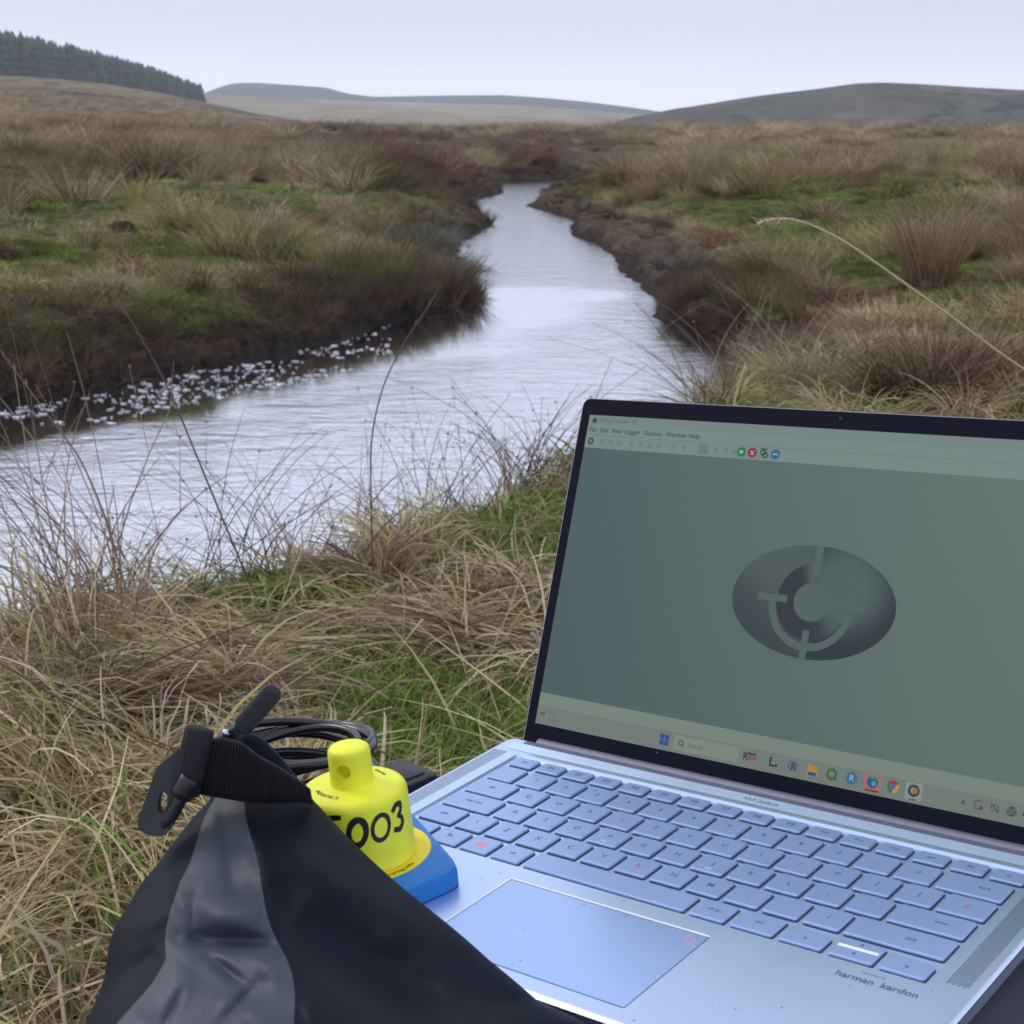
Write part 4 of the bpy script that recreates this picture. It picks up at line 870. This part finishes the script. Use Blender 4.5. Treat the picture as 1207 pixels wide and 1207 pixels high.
disc(201.1, 5.8, 2.9, dmat('e_blue', (30, 100, 180)), 'task_icon', .24); disc(201.6, 6.4, 2.6, dmat('e_green', (60, 170, 130)), 'task_icon', .26, 20, 140, r0=1.2); disc(201.8, 5.2, 1.2, dmat('e_pale', (110, 175, 205)), 'task_icon', .27)
for a0, cn, cc in ((30, 'c_red', (190, 60, 50)), (150, 'c_green', (50, 140, 80)), (270, 'c_yellow', (215, 180, 60))): disc(211.5, 5.7, 3.0, dmat(cn, cc), 'task_icon', .22, a0, a0+120, r0=1.35, n=10)
disc(211.5, 5.7, 1.2, dmat('c_blue', (70, 120, 200)), 'task_icon', .24)
quad(217.7, 1.3, 226.0, 9.4, .2, dmat('tile_pale', (165, 178, 168)), 'task_icon', disp); disc(221.9, 5.8, 2.9, dmat('t_dark', (60, 70, 80)), 'task_icon', .24, r0=1.5); disc(222.5, 5.8, 1.4, dmat('t_orange', (190, 130, 60)), 'task_icon', .25); quad(220, 1.4, 223.8, 2.0, .24, dmat('t_teal', (30, 100, 120)), 'task_icon', disp)
T('^', 5, 244.9, 4.4, m_ink, 'tray_icon', bold=.06); disc(253.2, 5.6, 2.1, m_ink, 'tray_icon', .22, 40, 320, r0=1.7, n=18); disc(254.6, 4.4, .9, dmat('badge_red', (150, 40, 45)), 'tray_icon', .25)
disc(260.9, 5.6, 2.0, m_ink, 'tray_icon', .22, r0=1.6, sy=.7); to(strip([(258.9, 7.6), (262.9, 3.6)], .45, .24, dv), 'tray_icon', m_ink, disp)
disc(268.6, 5.6, 2.2, m_ink, 'tray_icon', .22, r0=1.8); disc(268.6, 5.6, 1.0, m_ink, 'tray_icon', .23, r0=.6, sy=2.1); quad(266.6, 5.4, 270.6, 5.8, .24, m_ink, 'tray_icon', disp)
bm = bmesh.new(); bm.faces.new([bm.verts.new(dv(q)) for q in ((273.6, 4.8, .22), (275, 4.8, .22), (276.6, 3.2, .22), (276.6, 8, .22), (275, 6.4, .22), (273.6, 6.4, .22))]); to(bm, 'tray_icon', m_ink, disp)
T('15:42', 3, 284, 7, m_ink) if False else None
o = disc(153.8, 179.6, .9, M_dark, 'webcam', .1, par=laptop); 
# dust specks on the glass
bm = bmesh.new()
for _ in range(70):
    x, y = 3+rng.random()*300, -8+rng.random()*180; s = .15+.35*rng.random()**2; bm.faces.new([bm.verts.new(dv((x+s*a, y+s*b_, .33))) for a, b_ in ((-1, -.5), (1, -1), (.8, .7), (-.6, 1))])
to(bm, 'dust_specks', material('dust', (.20, .21, .20), .9), disp, 'stuff')
# ================================================================== LOGGER PAD + LOGGER
M_blue = material('blue_plastic', (.014, .20, .62), .42, 0, .4, bump=(1200, .06, .0003), noise=(30, .06))
M_yel = material('fluorescent_yellow_plastic', (.96, .97, .05), .42, 0, .4, bump=(500, .12, .0005), noise=(70, .09))
M_yel2 = material('yellow_label', (.95, .76, .02), .5)
M_ink = material('marker_ink', (.012, .010, .012), .5, noise=(80, .3))
LX, LY, LZ = 0, 0, 0
# where the logger stands on the pad: under the photographed axis
def lap_at(px, py, z):
    Mi = LAP.inverted(); o_ = Mi @ CAM; d_ = (Mi.to_3x3() @ ray(px, py)); t = (z*.001-o_.z)/d_.z; q = o_+d_*t; return q.x*1000, q.y*1000
LX, LY = lap_at(425, 1004, 10.5)
pad = empty('reader_pad', LAP @ Matrix.Translation((LX*.001, LY*.001, .0005)), 'blue plastic reader pad with yellow ring lying on the palm rest', 'reader')
pv_ = lambda p: (Vector(p)-Vector((LX, LY, .5)))*.001
outl = [(-38, -38), (-10, -52), (5, -58.5), (55.5, -86.5), (61, -91), (61.8, -97), (57.5, -116), (50, -140), (40, -152), (10, -156), (-22, -150), (-42, -130), (-48, -95), (-47, -55)]
def rounded(P, it=3):
    for _ in range(it):
        Q = []
        for i in range(len(P)):
            a, b_ = P[i], P[(i+1) % len(P)]; Q += [(a[0]*.85+b_[0]*.15, a[1]*.85+b_[1]*.15), (a[0]*.15+b_[0]*.85, a[1]*.15+b_[1]*.85)]
        P = Q
    return P
bmobj('body', slab_bm(rounded(outl, 2), .5, 10, pv_, 3.2, 3.0), M_blue, pad, smooth=True)
def ring(cx, cy, r, z, n=64): return [(cx+r*math.cos(2*math.pi*i/n), cy+r*math.sin(2*math.pi*i/n)) for i in range(n)]
bmobj('label_ring', slab_bm(ring(LX, LY, 32.5, 0), 9.5, 10.25, pv_, .3, .2), M_yel2, pad)
def arc_text(s, size, R0, a_mid, z, m, name, par, f, inward=1, bold=.0):
    me = text_mesh(s, size, bold)
    for v in me.vertices:
        a = a_mid+inward*v.co.x/R0; r = R0-inward*(-v.co.y) if inward > 0 else R0-v.co.y
        r = R0+ (v.co.y if inward < 0 else -v.co.y)*-1 if False else (R0-v.co.y if inward < 0 else R0+v.co.y)
        v.co = f((LX+r*math.cos(a), LY+r*math.sin(a), z))
    return link(name, me, m, par)
def arc_text2(s, size, R0, a_mid, z, m, name, par, f, bold=0):
    """reads left to right for a viewer outside the ring: the foot of each letter points outward"""
    me = text_mesh(s, size, bold)
    for v in me.vertices:
        a = a_mid+v.co.x/R0; r = R0-v.co.y; v.co = f((LX+r*math.cos(a), LY+r*math.sin(a), z))
    return link(name, me, m, par)
camlap = LAP.inverted() @ CAM; AZ = math.atan2(camlap.y*1000-LY, camlap.x*1000-LX)
arc_text2('www.tinytag.info', 3.8, 29.2, AZ+R_(26), 10.35, M_ink, 'lettering', pad, pv_, .02)
logger = empty('data_logger', LAP @ Matrix.Translation((LX*.001, LY*.001, .0103)), 'fluorescent yellow cylindrical logger marked T003 standing on the blue pad', 'data logger')
fv_ = lambda p: Vector((p[0]-LX, p[1]-LY, p[2]-10.3))*.001
def lathe(profile, n=72):
    bm = bmesh.new(); rings = []
    for r, z in profile: rings.append([bm.verts.new((r*.001*math.cos(2*math.pi*i/n), r*.001*math.sin(2*math.pi*i/n), z*.001)) for i in range(n)])
    for a, b_ in zip(rings[:-1], rings[1:]):
        for i in range(n): j = (i+1) % n; bm.faces.new((a[i], a[j], b_[j], b_[i]))
    bm.faces.new(rings[0][::-1]); bm.faces.new(rings[-1]); return bm
BT = 34.5
prof = [(25.8, 0), (26.2, .6), (25.9, 2.2), (25.4, 3)]+[(25.4-.9*k/6, 3+(BT-8.5)*k/6) for k in range(1, 7)]
prof += [(24.5-5.0*(1-math.cos(R_(t))), BT-5.2+4.6*math.sin(R_(t))) for t in range(10, 91, 10)]
prof += [(15, BT-.2), (11.5, BT), (10.3, BT+.5), (10.0, BT+1.5)]
bmobj('body', lathe(prof), M_yel, logger, smooth=True)
def knob():
    bm = lathe([(10.0, BT+1.4), (9.8, BT+5), (9.7, BT+14.8), (9.4, BT+16.8), (8.3, BT+17.9), (6, BT+18.3), (.6, BT+18.4)], 48)
    return bm
KN = bmobj('knob', knob(), M_yel, logger, smooth=True)
# cut the cross hole through the knob
hole_az = AZ+R_(-22)
bmc = bmesh.new(); bmesh.ops.create_cone(bmc, segments=28, radius1=.0034, radius2=.0034, depth=.014, cap_ends=True, matrix=Matrix.Translation((.0105*math.cos(hole_az), .0105*math.sin(hole_az), (BT+9)*.001)) @ Matrix.Rotation(hole_az, 4, 'Z') @ Matrix.Rotation(math.pi/2, 4, 'Y'))
cut = bmobj('cut', bmc, None); cut.parent = None; cut.matrix_world = logger.matrix_world
bpy.context.view_layer.update()
md = KN.modifiers.new('b', 'BOOLEAN'); md.object = cut; md.operation = 'DIFFERENCE'; md.solver = 'EXACT'
dg = bpy.context.evaluated_depsgraph_get(); dg.update(); me2 = bpy.data.meshes.new_from_object(KN.evaluated_get(dg)); KN.modifiers.clear(); KN.data = me2; bpy.data.objects.remove(cut)
if not me2.materials: me2.materials.append(M_yel)
# hand written characters as strokes laid on the wall of the cylinder
def wall(th, h, out=.12):
    r = 25.4-.9*max(0, min(1, (h-3)/(BT-8.5)))+out; return Vector((r*math.cos(AZ+th), r*math.sin(AZ+th), h))*.001
def stroke(pts, w):
    n = 8*len(pts); t = np.linspace(0, len(pts)-1, n); P = np.array(pts); Q = np.stack([np.interp(t, range(len(pts)), P[:, k]) for k in (0, 1)], -1)
    for _ in range(4): Q[1:-1] = (Q[:-2]+2*Q[1:-1]+Q[2:])/4
    T = np.gradient(Q, axis=0); T /= np.linalg.norm(T, axis=1)[:, None]+1e-9; N = np.stack([-T[:, 1], T[:, 0]], -1)
    v = []; f = []
    for i in range(n):
        ww = w*(1+.12*math.sin(i*.13))*.5
        for s in (-1, 1): s_, h = Q[i]+N[i]*s*ww; v.append(wall(s_/25.2, h))
    for i in range(n-1): f.append((2*i, 2*i+1, 2*i+3, 2*i+2))
    return v, f
def glyph(strokes, x0, y0, w, nm):
    v = []; f = []
    for st in strokes:
        a, b_ = stroke([(x0+p[0], y0+p[1]) for p in st], w); k = len(v); v += a; f += [tuple(i+k for i in q) for q in b_]
    me = bpy.data.meshes.new(nm); me.from_pydata([tuple(q) for q in v], [], f); link(nm, me, M_ink, logger)
O_ = lambda a, b_, sh=.12: [[(a*math.cos(t)+sh*b_*math.sin(t), b_*math.sin(t)) for t in np.linspace(1.2, 1.2+2*math.pi+.25, 15)]]
glyph([[(-6, 5.2), (0, 5.9), (5, 6.3)], [(-.6, 6), (-.4, 0), (-.9, -6)]], -12.0, 22.5, 2.3, 'marker_letter')
glyph(O_(4.0, 6.0), -.4, 21.0, 2.8, 'marker_digit'); glyph(O_(4.4, 5.8), 10.8, 21.0, 2.0, 'marker_digit')
glyph([[(-3.4, 3.6), (-.5, 6.2), (3.0, 5.6), (2.6, 2.4), (0, .6), (2.6, -.6), (3.0, -3.6), (.2, -6), (-3.6, -4.6)]], 21.0, 22.2, 2.3, 'marker_digit')
# small moulded print on the shoulder
def top_text(s, size, r0, a_mid, dr=1):
    me = text_mesh(s, size, .08)
    for v in me.vertices:
        a = a_mid+dr*v.co.x/r0; r = r0-dr*v.co.y; z = BT-.3 if r < 19.6 else BT-.9
        v.co = Vector((r*math.cos(a), r*math.sin(a), z+.1))*.001
    link('lettering', me, M_ink, logger)
top_text('AQUATIC 2', 2.9, 16.2, AZ+R_(-52)); top_text('Tinytag', 3.1, 15.8, AZ+R_(122), -1)
# ================================================================== cable coil and plug box
M_rub = material('black_rubber', (.010, .010, .014), .25, 0, .6)
def tube(name, P, r, m, par, n=10, closed=False):
    P = np.array(P); N = len(P); T = np.roll(P, -1, 0)-np.roll(P, 1, 0) if closed else np.gradient(P, axis=0)
    T /= np.linalg.norm(T, axis=1)[:, None]; A = np.cross(T, (0, 0, 1.)); A /= np.linalg.norm(A, axis=1)[:, None]+1e-9; B = np.cross(T, A)
    V = np.stack([P+r*(A*math.cos(a)+B*math.sin(a)) for a in np.linspace(0, 2*math.pi, n, endpoint=False)], 1).reshape(-1, 3)
    F = [(i*n+k, i*n+(k+1) % n, ((i+1) % N)*n+(k+1) % n, ((i+1) % N)*n+k) for i in range(N if closed else N-1) for k in range(n)]
    return npmesh(name, V, np.array(F), m, par)
cx_, cy_ = lap_at(352, 913, -4)
coil = empty('cable_coil', LAP @ Matrix.Translation((cx_*.001, cy_*.001, -.014)), 'black cable wound in a coil behind the yellow logger', 'cable')
P = []; turns = 8
for i in range(turns*40):
    a = 2*math.pi*i/40; k = i/40
    rad = .036+.0035*math.sin(k*2.1)+.002*math.sin(a*2+k); P.append((rad*1.1*math.cos(a)+.001*math.sin(k*3), rad*math.sin(a)+.002*math.cos(k*2), .004+.0034*k+.0035*math.sin(a+k*1.3)))
tube('cable', P, .0024, M_rub, coil)
M_case = material('black_case_plastic', (.014, .015, .022), .45)
bx_, by_ = -68, 8
plug = empty('plug_box', LAP @ Matrix.Translation((bx_*.001, by_*.001, -.019)) @ Matrix.Rotation(R_(-12), 4, 'Z'), 'flat black plastic plug box beside the left edge of the laptop', 'plug')
bmobj('body', slab_bm(rrect(-10, -16, 24, 10, 4), 0, 12, lambda p: Vector(p)*.001, 2, 2), M_case, plug, smooth=True)
bmobj('raised_panel', slab_bm(rrect(2, -9, 19, 5, 3), 11.5, 13.2, lambda p: Vector(p)*.001, 1, .8), M_case, plug, smooth=True)
# ================================================================== rucksack under the laptop
M_cloth = material('dark_nylon', (.035, .038, .055), .75, bump=(60, .6, .006), noise=(20, .25))
ruck = empty('rucksack', Matrix.Translation((LAP @ Vector((.06, -.07, 0))).xy.to_3d()+Vector((0, 0, .48))), 'black fabric rucksack standing under the laptop', 'rucksack')
rb = []
Pr = rounded([(-40, -165), (-60, -80), (-132, -72), (-134, -22), (-70, -26), (-22, -14), (-14, 48), (300, 48), (322, 20), (326, -120), (310, -175)], 2)
top = [LAP @ (Vector((x, y, -17))*.001) for x, y in Pr]; rim = [LAP @ (Vector((x*1.01, y*1.01-1, -32))*.001) for x, y in Pr]
cw = sum((p for p in top), Vector())/len(top)
v = []; f = []; N = len(Pr)
rings = [top, rim]
for k in range(1, 9):
    q = k/8; rings.append([Vector(((p.x-cw.x)*(1+.06*math.sin(q*9+i*.5))*(1-.08*q)+cw.x, (p.y-cw.y)*(1-.08*q)+cw.y, p.z*(1-q)+.47*q)) for i, p in enumerate(rim)])
rw = ruck.matrix_world.translation
for r_ in rings: v += [p-rw for p in r_]
for k in range(len(rings)-1):
    for i in range(N): f.append((k*N+i, k*N+(i+1) % N, (k+1)*N+(i+1) % N, (k+1)*N+i))
f.append(tuple(range(N))); f.append(tuple(range((len(rings)-1)*N, len(rings)*N)))
meshpy('body', v, f, M_cloth, ruck, True)
# ================================================================== dry bag
def bagmat(name, base, rough, noise):
    return material(name, base, rough, 0, .10 if base[0] < .01 else .34, noise=noise, bump=(35, .06, .004))
M_bagd = bagmat('coated_fabric_black', (.006, .009, .017), .52, (25, .2)); M_bagg = bagmat('coated_fabric_grey', (.050, .058, .080), .52, (25, .2))
bag = empty('dry_bag', Matrix.Translation(Vector((cp(330, 1250, .66).x, cp(330, 1250, .66).y, .49))), 'black and grey dry bag with a webbing strap in front of the laptop', 'bag')
bw = bag.matrix_world.translation.copy()
ys = [925, 945, 985, 1040, 1090, 1130, 1180, 1207, 1260, 1340]
Lx = [252, 246, 214, 163, 140, 126, 110, 103, 88, 75]; Rx = [352, 368, 408, 470, 528, 572, 636, 703, 745, 770]
G0 = [256, 254, 236, 208, 202, 194, 158, 142, 120, 95]; G1 = [288, 290, 296, 306, 322, 335, 346, 351, 356, 362]
NR, NT = 150, 140
Ylist = np.linspace(ys[0], ys[-1], NR)
def wr(px, py, t):
    """folds of the fabric in metres towards the viewer"""
    z = 0
    for (x0, y0, x1, y1, wd, h) in ((225, 1072, 312, 1078, 17, .0085), (212, 1106, 328, 1113, 10, -.0095), (228, 1060, 238, 1120, 12, -.004), (246, 1128, 288, 1160, 6, -.0045), (305, 1160, 264, 1204, 7, -.005), (214, 1168, 192, 1212, 4, -.003),
                                    (165, 1204, 222, 1136, 22, .006), (262, 955, 275, 1050, 9, -.003), (290, 960, 320, 1050, 12, .004), (300, 1130, 335, 1150, 12, .004), (255, 1180, 330, 1210, 14, .004), (150, 1100, 210, 1060, 14, .006), (190, 1010, 235, 960, 8, .004), (135, 1160, 190, 1120, 12, -.005),
                                    (440, 1040, 680, 1205, 22, .014), (340, 1080, 560, 1207, 30, -.014), (300, 980, 420, 1060, 20, .005), (360, 1180, 372, 1207, 6, .002)):
        dx, dy = x1-x0, y1-y0; L = dx*dx+dy*dy; u = np.clip(((px-x0)*dx+(py-y0)*dy)/L, 0, 1); d = np.hypot(px-x0-u*dx, py-y0-u*dy)/1.1; fade = np.sin(np.pi*np.clip(u, .04, .96))**.5
        z = z+h*np.exp(-(d/wd)**2)*fade
    return z*1.0+.0025*(fbm(px, py, .02, 5, 3)-.5)
def bag_surface(side):
    V = np.zeros((NR, NT, 3))
    for i, yy in enumerate(Ylist):
        l, r_ = np.interp(yy, ys, Lx), np.interp(yy, ys, Rx)
        r_ = r_+3*math.sin(yy*.035); l = l+4*math.sin(yy*.05)
        t = (1-np.cos(np.linspace(0, math.pi, NT)))/2; px = l+(r_-l)*t; q = (yy-925)/(1340-925)
        D = .695-.10*min(q*1.3, 1.1); bulge = (.012+.055*q)*np.sqrt(np.clip(4*t*(1-t), 0, 1))
        if side > 0: d = D-bulge-wr(px, np.full(NT, yy), t)*np.clip(6*t*(1-t), 0, 1)
        else: d = D+bulge*.9
        for j in range(NT): V[i, j] = cp(px[j], yy+0, d[j])
    return V
SV = bag_surface(1); BV = bag_surface(-1)
# below the picture the body drops straight to the ground
def extend(Vg):
    last = Vg[-1]; ex = []
    for k in range(1, 11): q = k/10; e = last.copy(); e[:, 2] = last[:, 2]*(1-q)+.485*q; e[:, 0] += .006*np.sin(q*11+last[:, 0]*30); ex.append(e)
    return np.concatenate([Vg, np.array(ex)])
SV = extend(SV); BV = extend(BV); NR2 = SV.shape[0]
def grid_part(Vg, mask, name, m):
    a, b_ = Vg.shape[:2]; idx = np.arange(a*b_).reshape(a, b_); F = np.stack([idx[:-1, :-1], idx[1:, :-1], idx[1:, 1:], idx[:-1, 1:]], -1)[mask].reshape(-1, 4)
    us, inv = np.unique(F, return_inverse=True); return npmesh(name, Vg.reshape(-1, 3)[us]-np.array(bw), inv.reshape(F.shape), m, bag)
tcol = (1-np.cos(np.linspace(0, math.pi, NT)))/2
tm = (tcol[:-1]+tcol[1:])/2; yy_ = np.concatenate([Ylist, np.full(10, ys[-1])]); ym = (yy_[:-1]+yy_[1:])/2
l = np.interp(ym, ys, Lx)[:, None]; r_ = np.interp(ym, ys, Rx)[:, None]; pxm = l+(r_-l)*tm[None]
g0 = np.interp(ym, ys, G0)[:, None]; g1 = np.interp(ym, ys, G1)[:, None]
# snap the seam so the panel edge runs smoothly
for side_arr in (SV,):
    for i in range(NR):
        lft, rgt = np.interp(Ylist[i], ys, Lx), np.interp(Ylist[i], ys, Rx)
mg = (pxm > g0) & (pxm < g1)
M_bag = bpy.data.materials.new('x'); bpy.data.materials.remove(M_bag)
def front_split():
    """three strips of cloth re-sampled so that each edge follows its seam"""
    def strip_grid(fa, fb, n):
        V = np.zeros((NR2, n, 3))
        for i in range(NR2):
            k = min(i, NR-1); yy = Ylist[k]; L_, R2 = np.interp(yy, ys, Lx), np.interp(yy, ys, Rx)
            a = (fa(yy)-L_)/(R2-L_); b_ = (fb(yy)-L_)/(R2-L_); tt = np.linspace(np.clip(a, 0, 1), np.clip(b_, 0, 1), n)
            u = np.arccos(1-2*tt)/math.pi*(NT-1); j = np.clip(np.floor(u).astype(int), 0, NT-2); fr = (u-j)[:, None]
            V[i] = SV[i][j]*(1-fr)+SV[i][j+1]*fr
        return V
    sm = lambda A: (lambda yy: float(np.interp(yy, ys, A))+2.5*math.sin(yy*.045))
    a = strip_grid(lambda y: np.interp(y, ys, Lx), sm(G0), 60); b_ = strip_grid(sm(G0), sm(G1), 90); c = strip_grid(sm(G1), lambda y: np.interp(y, ys, Rx), 110)
    full = lambda V: np.ones((V.shape[0]-1, V.shape[1]-1), bool)
    grid_part(a, full(a), 'side_panel', M_bagd); grid_part(b_, full(b_), 'front_panel', M_bagg); grid_part(c, full(c), 'side_panel', M_bagd)
front_split()
grid_part(BV[:, ::-1], np.ones((NR2-1, NT-1), bool), 'back_panel', M_bagd)
# rolled top, webbing, buckle, zip pull (places seen in the photograph, real size and depth)
def blob_grid(quads, n1, n2, thick, d0, name, m, par, rib=0, smooth=True, bulgepow=.5):
    """a padded strip between two poly lines (top and bottom edge in the picture) with real thickness"""
    topP, botP = quads; s = np.linspace(0, 1, n1); arc = lambda P: (lambda A, L: np.stack([np.interp(s*L[-1], L, A[:, k]) for k in range(A.shape[1])], -1))(np.array(P, float), np.r_[0, np.cumsum(np.hypot(*np.diff(np.array(P, float)[:, :2], axis=0).T))])
    A, B = arc(topP), arc(botP)
    for _ in range(4): A[1:-1] = (A[:-2]+2*A[1:-1]+A[2:])/4; B[1:-1] = (B[:-2]+2*B[1:-1]+B[2:])/4
    V = []; ang = np.linspace(0, 2*math.pi, 2*n2, endpoint=False)
    for i in range(n1):
        q = s[i]; b_ = thick*(1+0*q)
        for a in ang:
            t = (1-math.cos(a))/2 if True else 0; sg = math.sin(a)
            p = A[i]*(1-t)+B[i]*t; dep = d0+(p[2] if len(p) > 2 else 0) - b_*(abs(sg)**bulgepow)*np.sign(sg)*.5
            if rib: dep -= .0009*math.sin(q*rib*6.283)*(sg > 0)
            V.append(list(cp(p[0], p[1], dep)-bw))
    m2 = len(ang); F = [(i*m2+k, i*m2+(k+1) % m2, (i+1)*m2+(k+1) % m2, (i+1)*m2+k) for i in range(n1-1) for k in range(m2)]
    o = meshpy(name, V, F+[tuple(range(m2))[::-1], tuple(range((n1-1)*m2, n1*m2))], m, par, smooth); return o
M_web = material('webbing', (.022, .022, .028), .8, 0, .3, bump=(1500, .5, .0006)); M_buck = material('buckle_plastic', (.016, .017, .024), .42, 0, .5, noise=(60, .3), bump=(300, .1, .0005))
blob_grid([[(248, 884, 0), (270, 868, -.002), (292, 862, -.002), (308, 868, 0), (330, 890, .002), (352, 918, .004), (364, 944, .006)], [(250, 935, 0), (275, 930, 0), (300, 932, 0), (320, 934, 0), (340, 938, 0), (352, 944, 0), (366, 952, .004)]], 60, 8, .016, .697, 'rolled_top', M_bagd, bag)
blob_grid([[(236, 872, .002), (262, 868, -.002), (285, 874, -.004), (305, 890, -.004), (330, 904, -.003), (350, 917, 0), (366, 930, .004)], [(232, 936, .002), (255, 940, -.002), (285, 945, -.006), (315, 947, -.006), (342, 946, -.004), (358, 946, 0), (369, 948, .006)]], 260, 8, .010, .670, 'webbing_strap', M_web, bag, rib=42, bulgepow=.35)
# the strap end rolled back into a loop
def cap_tube(p0, p1, r0, r1, d0, d1, name, m, par, n=24, flat=1.0, rib=0):
    a = cp(p0[0], p0[1], d0)-bw; b_ = cp(p1[0], p1[1], d1)-bw; ax = (b_-a).normalized(); u = ax.cross(CF).normalized(); w_ = ax.cross(u).normalized(); V = []; st = 14
    prof_ = [(0, .55), (.015, .85), (.05, 1), (.3, 1.0), (.7, 1.0), (.95, 1), (.985, .85), (1, .55)]
    for q, k in prof_:
        rr_ = (r0+(r1-r0)*q)*k
        for i in range(n):
            t = 2*math.pi*i/n; rq = rr_*(1+.04*math.sin(t*rib)) if rib else rr_
            V.append(a+(b_-a)*q+u*rq*math.cos(t)+w_*rq*flat*math.sin(t))
    m2 = len(prof_); F = [(i*n+k, i*n+(k+1) % n, (i+1)*n+(k+1) % n, (i+1)*n+k) for i in range(m2-1) for k in range(n)]+[tuple(range(n)), tuple(range((m2-1)*n, m2*n))]
    return meshpy(name, V, F, m, par, True)
cap_tube((236, 857), (218, 938), .0062, .0058, .664, .664, 'strap_loop', M_web, bag, 48, .8, 12)
def plate(outline, holes, d0, tilt, thick, name, m):
    """flat plastic part: outline in the picture, lying in its own tilted plane, extruded"""
    bm = bmesh.new(); E = []; loops = []
    for P in [outline]+holes:
        vv = [bm.verts.new(cp(x, y, d0+tilt[0]*(x-200)+tilt[1]*(y-930))-bw) for x, y in rounded(P, 2)]
        loops.append(vv)
        for i in range(len(vv)): E.append(bm.edges.new((vv[i], vv[(i+1) % len(vv)])))
    r = bmesh.ops.triangle_fill(bm, edges=E, use_beauty=True); fs = [g_ for g_ in r['geom'] if isinstance(g_, bmesh.types.BMFace)]
    ex = bmesh.ops.extrude_face_region(bm, geom=fs); vs_ = [g_ for g_ in ex['geom'] if isinstance(g_, bmesh.types.BMVert)]
    bmesh.ops.translate(bm, vec=CF*thick, verts=vs_)
    return bmobj(name, bm, m, bag, smooth=True)
bk = plate([(202, 890), (216, 880), (232, 882), (234, 905), (230, 922), (222, 934), (216, 950), (203, 972), (196, 984), (176, 986), (163, 978), (162, 966), (172, 940), (184, 905)], [[(190, 962), (186, 955), (186, 943), (191, 932), (197, 936), (197, 950)]], .664, (.00006, -.00006), .0065, 'buckle', M_buck)
def sub_tube(p0, p1, r, d, nm):
    o = cap_tube(p0, p1, r, r, d, d, nm, M_buck, bag, 16); return o
sub_tube((212, 940), (226, 916), .0046, .660, 'buckle_hub'); sub_tube((192, 976), (216, 936), .0030, .6635, 'buckle_arm')
# zip pull: rubber tab with a sunk panel, its shackle and pin
def capsule(x0, y0, x1, y1, r, n=10):
    a = math.atan2(y1-y0, x1-x0); P = []
    for (cx, cy, s) in ((x1, y1, a-math.pi/2), (x0, y0, a+math.pi/2)):
        for k in range(n+1): t = s+math.pi*k/n; P.append((cx+r*math.cos(t), cy+r*math.sin(t)))
    return P
def cap_plate(c, d0, thick, name, m, bev=.15, par=bag):
    n = 10; bm = bmesh.new(); rings = []
    for k, (sc_, dz) in enumerate(((1, thick), (1, .25*thick), (.93, .06*thick), (.84, 0))):
        rings.append([bm.verts.new(cp(x, y, d0+dz)-bw) for x, y in capsule(*c[:4], c[4]*sc_)])
    for a, b_ in zip(rings[:-1], rings[1:]):
        for i in range(len(a)): bm.faces.new((a[i], a[(i+1) % len(a)], b_[(i+1) % len(a)], b_[i]))
    bm.faces.new(rings[0]); bm.faces.new(rings[-1]); return bmobj(name, bm, m, par, smooth=True)
M_tab = material('rubber_tab', (.022, .024, .036), .5, bump=(500, .1, .0004))
zp = cap_plate((319, 819, 289, 853, 12.5), .668, .0038, 'zip_pull', M_tab)
for c, d in (((317.5, 821, 290.5, 851, 7.6), .6676),): 
    o = cap_plate(c, d, .0006, 'raised_panel', material('rubber_tab_panel', (.014, .015, .024), .6), par=zp)
for i in range(6):   # worn moulding on the tab
    t = .14+.14*i; x, y = 317.5+(290.5-317.5)*t, 821+(851-821)*t; cap_plate((x-1.6, y-1.2, x+1.2, y+1.6, .9), .6672, .0004, 'moulding', M_tab, par=zp)
cap_plate((284, 858, 268, 869, 6.5), .671, .0030, 'zip_shackle', M_buck); 
bm = bmesh.new(); bmesh.ops.create_uvsphere(bm, u_segments=14, v_segments=8, radius=.0017, matrix=Matrix.Translation(cp(266, 864, .669)-bw)); bmobj('steel_pin', bm, material('steel', (.6, .6, .66), .25, 1), bag, smooth=True)
cap_tube((258, 884), (268, 866), .0030, .0026, .674, .674, 'zip_slider', M_buck, bag, 16)
bpy.context.view_layer.update()
